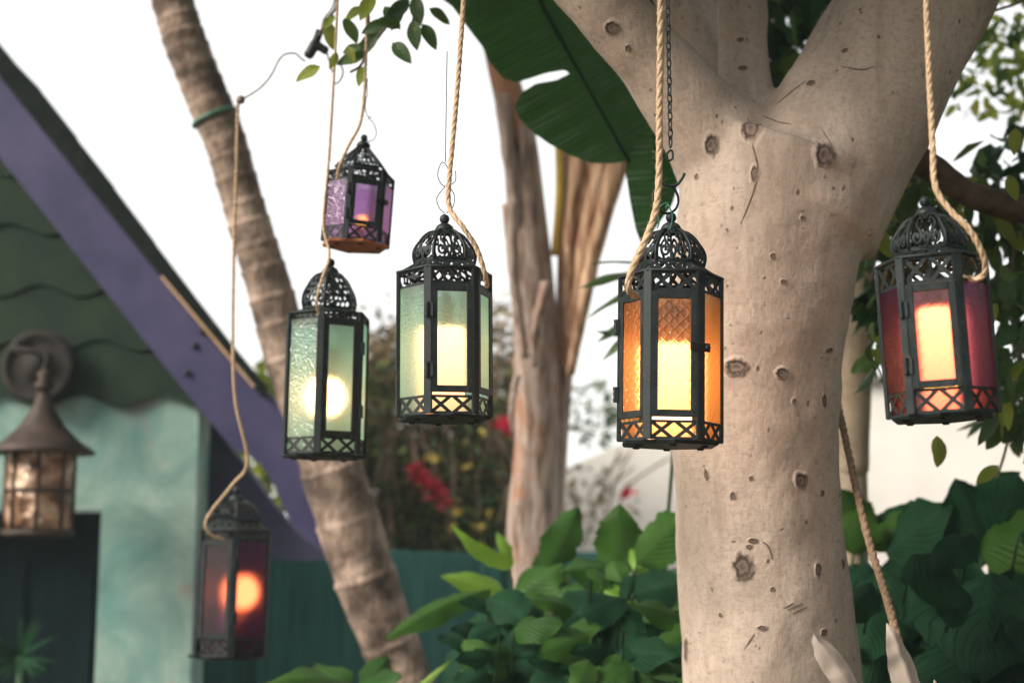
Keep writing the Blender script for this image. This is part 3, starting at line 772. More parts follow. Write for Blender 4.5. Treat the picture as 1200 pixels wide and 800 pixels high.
# ------------------------------------------------------------------ banana-like plant: stems with peeling sheaths and torn leaves
def build_banana():
    d = 4.6; root = P(640, 1120, d); root.z = 0
    t = empty('banana_plant', root); tag(t, 'tall plant with peeling pinkish stems and torn paddle leaves', 'plant')
    s = Nodes('peeling_stem'); v = s.coord(); vz = s.mapping(v, (1, 1, .12)); n1 = s.noise(vz, 40, 8, .68, .4); n2 = s.noise(v, 5, 4, .6)
    col = s.ramp(n1, [(.32, (.055, .038, .032)), (.43, (.24, .175, .145)), (.56, (.42, .335, .29)), (.72, (.58, .49, .43))])
    col = s.mix(s.ramp(n2, [(.52, 0.0), (.66, .75)]), col, (.33, .13, .05))
    sm = s.done(s.principled(col, .75, 0, s.bump(n1, .6, .01), .2))
    dry = mat_simple('dry_sheath', (.26, .12, .06), (.74, .52, .36), 48, .8, 0, .5, .006, .2, (1, 1, .1))
    yel = mat_simple('yellow_stalk', (.42, .27, .03), (.55, .40, .07), 10, .5)
    def stem(ctr, name='stem', mt=sm, sides=20, ridge=.10):
        q = catmull([(P(a, b, dd)-root) for a, b, dd, r in ctr], 10); rr = []
        rs = [M(r, dd) for a, b, dd, r in ctr]
        for i in range(len(rs)-1):
            for k in range(10): rr.append(rs[i]+(rs[i+1]-rs[i])*k/10)
        rr.append(rs[-1]); sd = random.uniform(0, 9)
        link(name, tube(q, rr, sides, lambda i, a: 1+ridge*noise.noise(Vector((math.cos(a)*1.8+sd, math.sin(a)*1.8, i*.06)))+.05*math.sin(5*a+i*.05)), mt, t)
    stem([(575, 30, d, 14), (592, 95, d, 17), (608, 165, d, 21), (617, 250, d, 23), (624, 340, d, 25), (628, 440, d, 25), (628, 530, d, 26), (624, 620, d, 31), (632, 720, d, 30), (640, 900, d, 38), (640, 1120, d, 44)])
    stem([(664, 150, d+.1, 9), (665, 240, d+.1, 11), (664, 330, d+.1, 12), (660, 420, d+.1, 12), (652, 520, d+.1, 13), (642, 640, d+.1, 16)])
    stem([(655, 165, d-.03, 5), (656, 230, d-.03, 5.5), (650, 300, d-.02, 5)], 'leaf_stalk', yel, 10, .02)
    # splayed dry sheaths
    for (x0, y0, x1, y1, wpx, dd) in ((728, 178, 668, 440, 17, 4.55), (712, 170, 664, 430, 19, 4.6), (692, 172, 660, 420, 18, 4.62), (678, 175, 664, 400, 13, 4.6), (588, 110, 616, 300, 12, 4.56), (598, 240, 616, 420, 12, 4.5), (640, 330, 626, 430, 9, 4.5), (606, 440, 602, 520, 6, 4.5)):
        b, e = P(x1, y1, dd)-root, P(x0, y0, dd-.02)-root; pts = catmull([b, b.lerp(e, .5)+Vector((-.012, -.02, 0)), e], 8)
        V, Fc = [], []; n = len(pts); m = 6; sd = random.uniform(0, 9)
        for i, p in enumerate(pts):
            f = i/(n-1); w_ = M(wpx, dd)*(.4+.65*f)*(1+.25*noise.noise(Vector((i*.7, sd, 0))))
            for j in range(m+1):
                u = j/m*2-1; V.append(p+Vector((u*w_*.75, -.55*w_*(1-u*u)+.01*noise.noise(Vector((u*2, i*.8, sd))), .02*noise.noise(Vector((u*3, sd, i)))*(f > .8))))
        for i in range(n-1):
            for j in range(m): Fc.append((i*(m+1)+j, i*(m+1)+j+1, (i+1)*(m+1)+j+1, (i+1)*(m+1)+j))
        o = link('sheath', mesh(V, Fc), dry if y0 < 200 and x0 > 630 else sm, t); md = o.modifiers.new('t', 'SOLIDIFY'); md.thickness = .004
    # the big torn paddle leaf hanging in front
    def sheet(poly, d0, gx, gy, rib, nu=34, nv=34):
        xs = [a for a, b in poly]; ys = [b for a, b in poly]; x0, x1, y0, y1 = min(xs), max(xs), min(ys), max(ys)
        rx, ry = rib[1][0]-rib[0][0], rib[1][1]-rib[0][1]; rl = math.hypot(rx, ry); rx, ry = rx/rl, ry/rl
        def mp(u, v):
            along = (u-rib[0][0])*rx+(v-rib[0][1])*ry; off = -(u-rib[0][0])*ry+(v-rib[0][1])*rx
            dd = d0+gx*(u-x0)/200+gy*(v-y0)/200+.0011*abs(off)+.010*math.sin(along*.21+.5*noise.noise(Vector((along*.02, off*.01, 0))))*min(1, abs(off)/40)+.02*noise.noise(Vector((u*.012, v*.012, 3)))
            return P(u, v, dd)-root
        me = cut_sheet(lambda u, v: poly_sdf(u, v, poly), nu, nv, mp, 0, x0-2, x1+2, y0-2, y1+2, True, False)
        # uv: across the rib / along it, for the parallel veins
        ul = me.uv_layers.new(name='UVMap')
        for l in me.loops:
            c = me.vertices[l.vertex_index].co+root-CAM; zz = c.dot(FWD); px, py = 600+F*c.dot(RT)/zz, 400-F*c.dot(UP)/zz
            ul.data[l.index].uv = ((-(px-rib[0][0])*ry+(py-rib[0][1])*rx)/60, ((px-rib[0][0])*rx+(py-rib[0][1])*ry))
        link('torn_leaf', me, BANANA, t)
    rib = ((600, -60), (735, 190))
    sheet([(500, -60), (505, -10), (530, 8), (552, 38), (566, 56), (574, 74), (590, 92), (606, 97), (622, 92), (640, 86), (664, 82), (668, 86), (652, 94), (628, 98), (612, 108), (603, 124), (608, 138), (624, 155), (642, 168), (668, 182), (692, 191), (715, 192), (731, 190), (740, 182), (752, 165), (768, 150), (775, 130), (755, 105), (720, 60), (690, 20), (670, -20), (650, -60)], 3.1, .10, -.02, rib, 56, 50)
    sheet([(737, 172), (762, 142), (785, 135), (800, 160), (798, 205), (788, 240), (770, 265), (752, 287), (745, 270), (738, 235), (733, 200)], 3.15, -.05, .05, ((765, 130), (770, 290)), 24, 30)
    link('midrib', tube(catmull([P(*q)-root for q in ((560, -140, 3.06), (610, -40, 3.09), (665, 60, 3.14), (715, 150, 3.17), (737, 190, 3.19))], 6), [.007]*6+[.006]*6+[.0045]*13, 8), LEAF_DARK, t)
    # smaller leaves between trunk and lantern
    for (bx, by, tx, ty, w_) in ((745, 318, 678, 338, 22), (752, 335, 690, 372, 14), (750, 370, 698, 402, 18), (755, 380, 704, 424, 16), (740, 395, 696, 388, 14), (748, 308, 690, 310, 8)):
        b, e = P(bx, by, 3.3)-root, P(tx, ty, 3.3)-root
        V, Fc, U = blade(b, e, M(w_, 3.3), (0, -.6, .8), .10, -.3, .05); o = link('leaf', mesh(V, Fc, True, U), LEAF_FIG, t)
    link('leaf_stalk', tube(catmull([P(*q)-root for q in ((745, 318, 3.3), (770, 350, 3.3), (790, 480, 3.35), (780, 640, 3.6))], 6), .005, 6), STALK, t)
build_banana()

# ------------------------------------------------------------------ bougainvillea hedge and sunlit shrub far behind
def build_hedge():
    d = 7.65; root = P(520, 800, d); root.z = 0
    t = empty('flowering_hedge', root); tag(t, 'brown twiggy hedge with red flowers behind the teal fence', 'hedge')
    dry = mat_islands('dry_hedge_leaves', [(.0, (.06, .05, .025)), (.35, (.13, .10, .045)), (.65, (.24, .17, .08)), (.88, (.40, .27, .15)), (1.0, (.5, .42, .14))], .35)
    grn = mat_islands('green_hedge_leaves', [(.0, (.025, .06, .03)), (.5, (.065, .11, .04)), (.85, (.15, .20, .055)), (1.0, (.30, .29, .07))], .35)
    V = []
    def cloud(n, cx, cy, rx, ry, dd, cl): return scatter(n, cx, cy, rx, ry, d, dd, cl)
    leaf_mass('foliage', cloud(4200, 530, 490, 130, 150, .6, 1.2)+cloud(220, 470, 390, 80, 60, .3, 2.6)+cloud(240, 600, 410, 50, 70, .3, 2.6)+cloud(160, 690, 590, 60, 50, .3, 2.2), .058, dry, t, .5, 1.5)
    leaf_mass('foliage', cloud(3600, 500, 600, 150, 90, .6, 0)+cloud(2600, 520, 520, 130, 120, .5, 1.0)+cloud(150, 700, 480, 30, 40, .3, 2.5), .062, grn, t, .5, 1.5)
    far = [P(random.uniform(380, 640), 455+random.triangular(-60, 220, 200), d+random.uniform(.6, .9)) for _ in range(3800)]
    leaf_mass('foliage', far, .10, grn, t, .7, 1.5)
    tw = mat_simple('hedge_twig', (.16, .105, .07), (.40, .29, .21), 12, .85)
    leaf_mass('foliage', scatter(1000, 520, 520, 130, 140, 7.05, .15, 2.0), .05, grn, t, .6, 1.5)
    for k in range(55):
        x0 = random.uniform(410, 640); y0 = random.uniform(560, 680); dx = random.uniform(-70, 70); dy = random.uniform(120, 270); dd = d+random.uniform(-.72, -.2)
        pts = [P(x0, y0, dd)-root, P(x0+dx*.3+random.uniform(-20, 20), y0-dy*.35, dd)-root, P(x0+dx*.7+random.uniform(-20, 20), y0-dy*.7, dd)-root, P(x0+dx, y0-dy, dd)-root]
        link('twig', tube(catmull(pts, 5), [random.choice((.005, .007, .012, .016))*(1-.05*i) for i in range(16)], 6), tw, t)
    for k in range(7):
        x0 = random.uniform(650, 780); pts = [P(x0, 640, 8.7)-root, P(x0+random.uniform(-30, 30), 580, 8.6)-root, P(x0+random.uniform(-70, 70), 520+random.uniform(0, 40), 8.5)-root]
        link('twig', tube(catmull(pts, 5), .008, 6), tw, t)
    red = mat_islands('red_flower', [(.0, (.40, .01, .04)), (.6, (.62, .02, .06)), (1.0, (.75, .10, .14))], .4)
    for (x, y, r, n) in ((488, 550, 9, 16), (496, 560, 6, 10), (512, 572, 14, 26), (518, 584, 9, 14), (505, 568, 8, 12), (590, 495, 8, 16), (597, 500, 8, 14), (586, 490, 6, 8), (606, 476, 5, 6), (740, 576, 4, 9), (484, 545, 5, 8)):
        leaf_mass('flower_cluster', [P(x+random.gauss(0, r*.38), y+random.gauss(0, r*.38), 6.82+random.uniform(-.05, .05)) for _ in range(n)], .05, red, t, .8, 1.5).pop('kind')
    yl = mat_islands('yellow_flower', [(0, (.6, .42, .06)), (1, (.75, .60, .15))], .4)
    for (x, y) in ((538, 600), (530, 612), (560, 614), (573, 602), (505, 535), (526, 600), (560, 470), (565, 505), (548, 545)):
        leaf_mass('small_flower', [P(x+random.gauss(0, 2), y+random.gauss(0, 2), 6.8) for _ in range(5)], .035, yl, t, .9, 1.5).pop('kind')
build_hedge()
def build_shrub():
    d = 7.0; root = P(310, 800, d); root.z = 0
    t = empty('sunlit_shrub', root); tag(t, 'bright lime shrub showing past the end of the purple eave', 'shrub')
    lm = mat_islands('lime_leaves', [(0, (.10, .16, .02)), (.5, (.26, .34, .03)), (1, (.48, .50, .06))], .5)
    leaf_mass('foliage', scatter(900, 320, 520, 55, 105, d, .3), .07, lm, t, .6, 1.5)
    tw = mat_simple('shrub_stem', (.10, .07, .04), (.2, .15, .1), 12, .85)
    for k in range(5):
        x = random.uniform(290, 350); link('stem', tube([P(x, 460, d)-root, P(x-5, 560, d)-root, Vector((random.uniform(-.1, .1), 0, 0))], [.008, .012, .018], 6), tw, t)
build_shrub()

# ------------------------------------------------------------------ big-leaved plants in front of the fence and walls
def filler(n, x0, x1, y0, y1, seed, d0=3.0, d1=3.5):
    rl = random.Random(seed); out = []
    for q_ in range(n):
        bx, by = rl.uniform(x0, x1), rl.uniform(y0, y1); a_ = rl.uniform(-.4, 3.5); L_ = rl.uniform(30, 72); dd = rl.uniform(d0, d1)
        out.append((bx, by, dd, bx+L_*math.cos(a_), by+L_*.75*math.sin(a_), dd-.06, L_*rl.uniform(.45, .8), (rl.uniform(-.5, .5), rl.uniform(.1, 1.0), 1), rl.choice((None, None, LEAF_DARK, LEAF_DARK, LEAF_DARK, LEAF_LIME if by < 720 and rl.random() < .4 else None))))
    return out
def ground_pt(px, d): p = P(px, 640, d); p.z = 0; return p
leafy_plant('broad_leaf_plant', 'broad leaved green plant with a bright young shoot left of the big trunk', ground_pt(610, 3.5), [
    (596, 668, 3.45, 528, 614, 3.4, 24, (-.9, .2), LEAF_LIME), (600, 665, 3.5, 582, 622, 3.5, 16, (.3, .2), LEAF_LIME), (575, 690, 3.4, 452, 745, 3.2, 34, (0, .9), None), (590, 690, 3.45, 515, 675, 3.4, 30, (-.2, .5), LEAF_LIME),
    (640, 668, 3.5, 678, 594, 3.45, 46, (.1, .1), None), (600, 700, 3.4, 660, 660, 3.4, 64, (-.2, .9), None), (620, 700, 3.4, 720, 690, 3.3, 56, (.2, .8), None), (600, 705, 3.4, 625, 770, 3.3, 60, (-.3, .4), None),
    (585, 700, 3.5, 560, 790, 3.4, 60, (-.4, .3), LEAF_DARK), (640, 720, 3.5, 690, 800, 3.4, 70, (.2, .3), LEAF_DARK), (570, 740, 3.4, 520, 830, 3.3, 60, (-.2, .5), LEAF_DARK), (610, 740, 3.45, 640, 840, 3.4, 80, (0, .3), LEAF_DARK),
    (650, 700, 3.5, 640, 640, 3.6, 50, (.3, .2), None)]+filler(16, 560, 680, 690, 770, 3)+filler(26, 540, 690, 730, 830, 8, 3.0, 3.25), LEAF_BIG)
leafy_plant('elephant_ear_plant', 'large overlapping heart shaped leaves against the left of the big trunk', ground_pt(735, 3.3), [
    (725, 660, 3.4, 726, 590, 3.4, 60, (0, .2), None), (745, 660, 3.3, 806, 602, 3.2, 64, (.2, .5), None), (735, 665, 3.3, 660, 668, 3.2, 62, (-.2, .8), None), (740, 680, 3.3, 815, 690, 3.1, 74, (.2, .7), None),
    (725, 680, 3.3, 650, 740, 3.1, 74, (-.3, .6), LEAF_DARK), (740, 690, 3.25, 750, 790, 3.1, 90, (.1, .4), LEAF_DARK), (760, 690, 3.3, 815, 780, 3.1, 90, (.4, .3), LEAF_DARK), (700, 700, 3.3, 690, 820, 3.1, 90, (-.2, .3), LEAF_DARK),
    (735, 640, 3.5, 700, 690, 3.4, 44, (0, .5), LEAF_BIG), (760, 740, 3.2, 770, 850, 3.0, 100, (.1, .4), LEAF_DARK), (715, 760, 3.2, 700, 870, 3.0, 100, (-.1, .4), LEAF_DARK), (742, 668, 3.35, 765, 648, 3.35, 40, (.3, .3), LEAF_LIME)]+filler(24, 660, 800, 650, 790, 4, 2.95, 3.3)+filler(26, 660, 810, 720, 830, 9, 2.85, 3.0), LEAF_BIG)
leafy_plant('low_leaf_plant', 'low green leaves along the bottom edge below the ringed trunk', ground_pt(410, 3.3), [
    (410, 800, 3.3, 300, 806, 3.1, 50, (-.2, .9), None), (420, 800, 3.3, 470, 790, 3.2, 46, (.2, .9), None), (400, 805, 3.3, 370, 775, 3.4, 50, (0, .6), None), (430, 805, 3.3, 455, 768, 3.4, 40, (.2, .5), None), (405, 830, 3.2, 330, 850, 3.0, 70, (0, .8), LEAF_DARK),
    (480, 815, 3.3, 530, 772, 3.3, 8, (0, .3), LEAF_LIME), (500, 820, 3.3, 540, 860, 3.2, 70, (0, .6), LEAF_DARK)], LEAF_BIG)
def right_mass():
    specs = [('shadow_leaf_plant', 'dark heart leaved plant between the big trunk and the pale feather leaves', 1045, 3.3,
              [(1010, 640, 3.4, 985, 572, 3.4, 60, (0, .2), LEAF_BIG), (1015, 640, 3.35, 1085, 602, 3.3, 44, (0, .6), LEAF_BIG), (1000, 650, 3.3, 1010, 588, 3.3, 54, (.2, .7), LEAF_BIG), (1040, 650, 3.3, 1115, 590, 3.2, 80, (0, .6), None), (1020, 660, 3.3, 980, 730, 3.2, 80, (0, .4), None), (1050, 660, 3.3, 1020, 760, 3.1, 110, (0, .4), None),
               (1060, 650, 3.3, 1100, 750, 3.1, 120, (0, .4), None), (1030, 720, 3.2, 1010, 850, 3.0, 130, (0, .4), None), (1080, 720, 3.2, 1090, 860, 3.0, 140, (0, .4), None), (1000, 640, 3.5, 960, 620, 3.5, 60, (0, .4), None), (1050, 640, 3.4, 1060, 590, 3.4, 70, (0, .3), None)]),
             ('giant_leaf_plant', 'giant dark green leaves in the lower right corner below the purple lantern', 1165, 3.0,
              [(1150, 640, 3.2, 1120, 560, 3.2, 70, (0, .3), None), (1165, 640, 3.2, 1195, 556, 3.1, 110, (0, .3), None), (1150, 650, 3.1, 1240, 615, 3.0, 100, (.1, .8), LEAF_BIG), (1140, 660, 3.1, 1075, 690, 3.0, 110, (-.2, .6), None), (1160, 670, 3.0, 1150, 800, 2.8, 170, (0, .5), None),
               (1190, 670, 3.0, 1230, 800, 2.8, 170, (0, .5), None), (1150, 760, 2.9, 1100, 880, 2.7, 170, (0, .5), None), (1200, 640, 3.2, 1260, 570, 3.2, 110, (0, .4), None), (1160, 620, 3.3, 1150, 575, 3.3, 80, (0, .3), None), (1170, 640, 3.3, 1100, 610, 3.3, 80, (0, .6), None)])]
    rl = random.Random(5)
    for q_ in range(44):
        bx, by = rl.uniform(990, 1230), rl.uniform(615, 830); a_ = rl.uniform(-2.6, .3); L_ = rl.uniform(55, 110); dd = rl.uniform(2.75, 3.25)
        specs[0 if bx < 1100 else 1][4].append((bx, by, dd, bx+L_*math.cos(a_), by+L_*.8*abs(math.sin(a_)), dd-.08, L_*rl.uniform(.6, .9), (rl.uniform(-.4, .4), rl.uniform(.2, .9), 1), LEAF_BIG if rl.random() < .1 else None))
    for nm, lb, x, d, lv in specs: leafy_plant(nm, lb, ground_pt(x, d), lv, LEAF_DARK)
right_mass()
# pale bleached leaves at the bottom right
def pale_plant():
    d = 2.05; root = ground_pt(1030, d)
    t = empty('bleached_leaf_plant', root); tag(t, 'bleached feather shaped leaves at the foot of the big trunk', 'plant')
    for pts, wpx in ((((1012, 830), (985, 775), (952, 739)), 34), (((1078, 840), (1066, 780), (1041, 730)), 36), (((1110, 850), (1102, 815), (1096, 796)), 16), (((985, 860), (975, 830), (966, 812)), 20)):
        b, m_, e = [P(a, c, d)-root for a, c in pts]
        V, Fc, U = blade(b, e, M(wpx, d), (.35, -1, .15), .10, -.55, .06, 22, 5, (.95, .75), .2)
        V = [v+Vector((.0025*noise.noise(v*70), .004*noise.noise(v*50), 0)) for v in V]
        o = link('leaf', mesh(V, Fc, True, U), LEAF_PALE, t)
        link('stem', tube([b+(e-b)*.03, b.lerp(Vector((0, 0, 0)), .5), Vector((0, 0, 0))], .004, 6), STALK, t)
pale_plant()
# spiky fern in the doorway
def doorway_plant():
    d = 4.75; root = ground_pt(24, d); t = empty('spiky_plant', root); tag(t, 'small spiky green plant in front of the dark doorway', 'plant')
    c = P(24, 768, d)-root
    link('stem', tube([Vector((0, 0, 0)), c*.5+Vector((.02, 0, 0)), c], [.02, .016, .012], 8), STALK, t)
    for k in range(22):
        a = random.uniform(0, 6.28); e = c+Vector((math.cos(a)*.15, -.08*random.random(), math.sin(a)*.11+.02))
        V, Fc, U = blade(c, e, .018, (.1, -1, .2), .12, .2, .0, 6, 1); link('leaf', mesh(V, Fc, True, U), LEAF_DARK, t)
doorway_plant()

# ------------------------------------------------------------------ lanterns
GLASS = {
    'amber': mat_glass('amber_glass', (1.0, .56, .25), (.95, .42, .10), .46, .30, 'rosette', .6),
    'green': mat_glass('green_glass', (.66, .95, .85), (.44, .84, .70), .62, .40, 'leaf', .55),
    'violet': mat_glass('violet_glass', (.66, .44, .76), (.56, .34, .66), .4, .40, 'leaf', .7),
    'plum': mat_glass('plum_glass', (.46, .15, .24), (.28, .07, .13), .58, .10, 'rosette', .18),
    'purple': mat_glass('purple_glass', (.26, .085, .32), (.12, .04, .17), .82, .10, 'leaf', .3),
}
CANDLE = {'amber': mat_emit('candle_glow', (1.0, .60, .36), 5.5, (.05, .15)), 'green': mat_emit('candle_glow_soft', (1.0, .41, .19), 3.4, (.05, .13)), 'low': mat_emit('bulb_glow', (1.0, .40, .19), 6.5),
          'dim': mat_emit('tealight_glow', (1.0, .42, .08), 3.0), 'plum': mat_emit('candle_glow_strong', (1.0, .46, .12), 10.0, (.04, .14)), 'ember': mat_emit('bulb_glow_orange', (1.0, .52, .05), 10.0)}
SOCKET = mat_simple('lamp_socket', (.012, .014, .014), (.03, .034, .032), 30, .6)
WAX = mat_simple('candle_wax', (.70, .60, .45), (.8, .7, .55), 20, .5)
C30 = math.cos(math.pi/6)
def scroll_field(asp):
    half = [(.26, .70), (.30, .80), (.44, .86), (.60, .80), (.62, .68), (.50, .57), (.34, .47), (.25, .34), (.32, .20), (.50, .15), (.66, .22), (.68, .34), (.58, .41), (.46, .37), (.46, .29)]
    cur = [(p.x, p.y*asp) for p in catmull([Vector((a, b, 0)) for a, b in half], 3)]
    cen = [(p.x, p.y*asp) for p in catmull([Vector((0, 0, 0)), Vector((.06, .16, 0)), Vector((.13, .30, 0)), Vector((0, .42, 0))], 3)]
    def f(u, v):
        y = v*asp; a = abs(u); d = 9
        for k in range(len(cur)-1): d = min(d, seg_dist(a, y, cur[k], cur[k+1]))
        for k in range(len(cen)-1): d = min(d, seg_dist(a, y, cen[k], cen[k+1]))
        d = min(d, abs(math.hypot(a, y-.93*asp)-.2))
        return max(.076-d, a-.86, .07*asp-y, y-.95*asp, .07-abs(a-.62-.22) if .38 < v < .46 else -1)
    return f
def holes_field(asp, seed, rows=6):
    rnd = random.Random(seed); H = []
    for r in range(rows):
        v = .10+.80*r/(rows-1)
        xs = {0: (0, .38, .74), 1: (.2, .6), 2: (0, .45, .76), 3: (.25, .64), 4: (0, .5), 5: (.3,)}[r % 6]
        for x in xs: H.append((x, v*asp, rnd.uniform(.13, .20)))
    def f(u, v):
        y = v*asp; a = abs(u); d = min(math.hypot(a-x, (y-q)*.85)-r for x, q, r in H)
        return max(min(d, 1), a-.90, .03*asp-y, y-.97*asp)
    return f
def lattice_field(w, h, n, bar, edge):
    def f(x, z):
        cw = w/n; cx = (x+w/2) % cw; d = min(seg_dist(cx, z, (0, 0), (cw, h)), seg_dist(cx, z, (0, h), (cw, 0)))
        return max(bar-d, edge-z, z-(h-edge), abs(x)-(w/2-edge*.6))
    return f
def leafy_field(w, h, seed):
    rnd = random.Random(seed); H = []
    for k in range(11): H.append((rnd.uniform(0, w*.42), rnd.uniform(.2, .8)*h, rnd.uniform(.10, .2)*h, rnd.uniform(.6, 1.4)))
    def f(x, z):
        a = abs(x); d = min(math.hypot((a-p)*s, z-q)-r for p, q, r, s in H)
        return max(d, .10*h-z, z-.9*h, a-(w/2-.08*h))
    return f
def make_lantern(name, label, base, R, rot, tilt, glass, candle, z, dome='scroll', door=(), band='lattice', bulb=None, unlit=False, socket=.16, wide=.42, base_mat=None, lat=2, group='hanging lanterns', hinge=None, latch=None, faces=None, gap=0.0):
    """z: heights in units of R - glass bottom, glass top, band top, skirt top, dome top"""
    zg0, zg1, zb, zs, zd = [q*R for q in z]
    t = empty(name, base); t.rotation_euler = (tilt[1], tilt[0], 0); tag(t, label, 'lantern', group)
    ap = R*C30; w_ = R*1.0
    th = .022*R
    def facing(name_, me, mat, k, par=t):
        o = link(name_, me, mat, par); o.rotation_euler = (0, 0, rot+math.radians(60*k+30)); return o
    # base plate with little feet
    bm = bmesh.new(); bmesh.ops.create_cone(bm, cap_ends=True, segments=6, radius1=R*1.0, radius2=R*1.04, depth=.075*R, matrix=Matrix.Translation((0, 0, .0375*R)) @ Matrix.Rotation(rot-math.pi/2, 4, 'Z'))
    bmesh.ops.bevel(bm, geom=bm.edges[:], offset=.012*R, segments=1, affect='EDGES'); link('base_plate', bm_mesh(bm), base_mat or IRON, t)
    fm = lathe([(.06*R, -.04*R), (.075*R, -.01*R), (.07*R, .01*R)], 10); fm.materials.append(IRON)
    for k in range(6):
        a = rot+math.radians(60*k+30)-math.pi/2; o = link('foot', fm, None, t); o.location = (.72*R*math.cos(a), .72*R*math.sin(a), 0)
    # posts
    bm = bmesh.new(); box_bm(bm, (0, -R*.985, (zb+.075*R)/2), .17*R, .075*R, zb-.075*R); bmesh.ops.bevel(bm, geom=bm.edges[:], offset=.014*R, segments=2, affect='EDGES'); pm = bm_mesh(bm)
    for k in range(6): o = link('post', pm, IRON, t); o.rotation_euler = (0, 0, rot+math.radians(60*k))
    # lower lattice, upper band
    h0 = zg0-.075*R; wf = w_*.92
    lm = cut_sheet(lattice_field(wf, h0, lat, .034*R, .05*R), 54, 20, lambda x, zz: (x, -ap+.01*R, .075*R+zz), th, -wf/2, wf/2, 0, h0)
    hb = zb-zg1
    bf = lattice_field(wf, hb, 2, .034*R, .055*R) if band == 'lattice' else leafy_field(wf, hb, 5)
    um = cut_sheet(bf, 54, 22, lambda x, zz: (x, -ap+.01*R, zg1+zz), th, -wf/2, wf/2, 0, hb)
    for k in range(6): facing('lattice_panel', lm, IRON, k); facing('band_panel', um, IRON, k)
    # skirt
    rs = .64*R
    def sk(u, v): r = R*1.0+(rs-R*1.0)*v; return (u*r*.5, -r*C30, zb+(zs-zb)*v)
    hf = lattice_field(2, 1.0, 4, .085, .07)
    sm_ = cut_sheet(lambda u, v: hf(u, v), 44, 12, sk, th, -1, 1, 0, 1)
    # dome
    def prof(v):
        if dome == 'cone': return R*(.66*(1-v)**1.15+.14+.05*math.sin(math.pi*v))
        return R*(.16+.48*max(0, 1-v**2.3)**.55+.045*math.sin(math.pi*min(1, v*1.6)))
    def dm(u, v): r = prof(v); return (u*r*.5, -(r*C30+.035*r*(1-u*u)), zs+(zd-zs)*v)
    asp = (zd-zs)/(.30*R)
    df = scroll_field(asp) if dome == 'scroll' else holes_field(asp, 3)
    dmesh = cut_sheet(df, 30, 40, dm, th, -1, 1, 0, 1, True)
    rib = tube([(0, -prof(i/14)*1.01, zs+(zd-zs)*i/14) for i in range(15)], .028*R, 6)
    rim = torus(rs*1.0, .03*R, 6, 6)
    rim.transform(Matrix.Translation((0, 0, zs)) @ Matrix.Rotation(rot-math.pi/2, 4, 'Z') @ Matrix.Rotation(math.pi/2, 4, 'X')); link('dome_rim', rim, IRON, t)
    rim = torus(R*1.01, .035*R, 6, 6)
    rim.transform(Matrix.Translation((0, 0, zb)) @ Matrix.Rotation(rot-math.pi/2, 4, 'Z') @ Matrix.Rotation(math.pi/2, 4, 'X')); link('shoulder_rim', rim, IRON, t)
    for k in range(6):
        facing('skirt_panel', sm_, IRON, k); facing('dome_panel', dmesh, IRON, k)
        o = link('dome_rib', rib, IRON, t); o.rotation_euler = (0, 0, rot+math.radians(60*k))
    link('cap', lathe([(.20*R, zd-.03*R), (.21*R, zd+.02*R), (.17*R, zd+.10*R), (.10*R, zd+.15*R), (.04*R, zd+.16*R)], 20), IRON, t)
    bc = zd+.25*R
    link('finial', lathe([(.04*R, bc-.11*R), (.09*R, bc-.06*R), (.11*R, bc), (.09*R, bc+.07*R), (.03*R, bc+.11*R)], 16), IRON, t)
    # panes: a box each; the outer face is the moulded tinted side
    for k in range(6):
        isd = k in door
        pw = .33*R if isd else .41*R; z0 = zg0+(.13*R if isd else .0); z1 = zg1-(.13*R if isd else .0)
        y = -ap+(.0 if not isd else -.012*R); V = []
        for yy in (y, y+.03*R): V += [(-pw, yy, z0), (pw, yy, z0), (pw, yy, z1), (-pw, yy, z1)]
        me = mesh(V, [(0, 1, 2, 3), (7, 6, 5, 4), (1, 5, 6, 2), (0, 3, 7, 4), (3, 2, 6, 7), (4, 5, 1, 0)], False)
        g = glass if not faces else faces.get(k, glass)
        me.materials.append(GLASS[g]); me.materials.append(CLEAR)
        me.polygons.foreach_set('material_index', [0, 1, 1, 1, 1, 1])
        par = t
        if isd:
            bm = bmesh.new(); yb = -ap-.022*R; zz0, zz1 = zg0+gap*R, zg1-.01*R
            for sx in (-1, 1): box_bm(bm, (sx*.37*R, yb, (zz0+zz1)/2), .13*R, .05*R, zz1-zz0)
            for zc in (zz0+.07*R, zz1-.07*R): box_bm(bm, (0, yb, zc), .612*R, .046*R, .14*R)
            bmesh.ops.bevel(bm, geom=bm.edges[:], offset=.010*R, segments=1, affect='EDGES')
            fr = facing('door_frame', bm_mesh(bm), IRON, k); o = link('pane', me, None, fr)
        else: facing('pane', me, None, k)
    if door and hinge is not None:
        a = rot+math.radians(60*hinge)
        for zc in (zg0+(zg1-zg0)*.22, zg0+(zg1-zg0)*.76):
            bm = bmesh.new(); bmesh.ops.create_cone(bm, cap_ends=True, segments=10, radius1=.04*R, radius2=.04*R, depth=.3*R, matrix=Matrix.Translation((0, -R*1.055, zc)))
            for q in (-.1, .02, .12): bmesh.ops.create_cone(bm, cap_ends=True, segments=10, radius1=.05*R, radius2=.05*R, depth=.06*R, matrix=Matrix.Translation((0, -R*1.055, zc+q*R)))
            box_bm(bm, (.07*R, -R*1.02, zc), .1*R, .03*R, .28*R)
            o = link('hinge', bm_mesh(bm), IRON, t); o.rotation_euler = (0, 0, a)
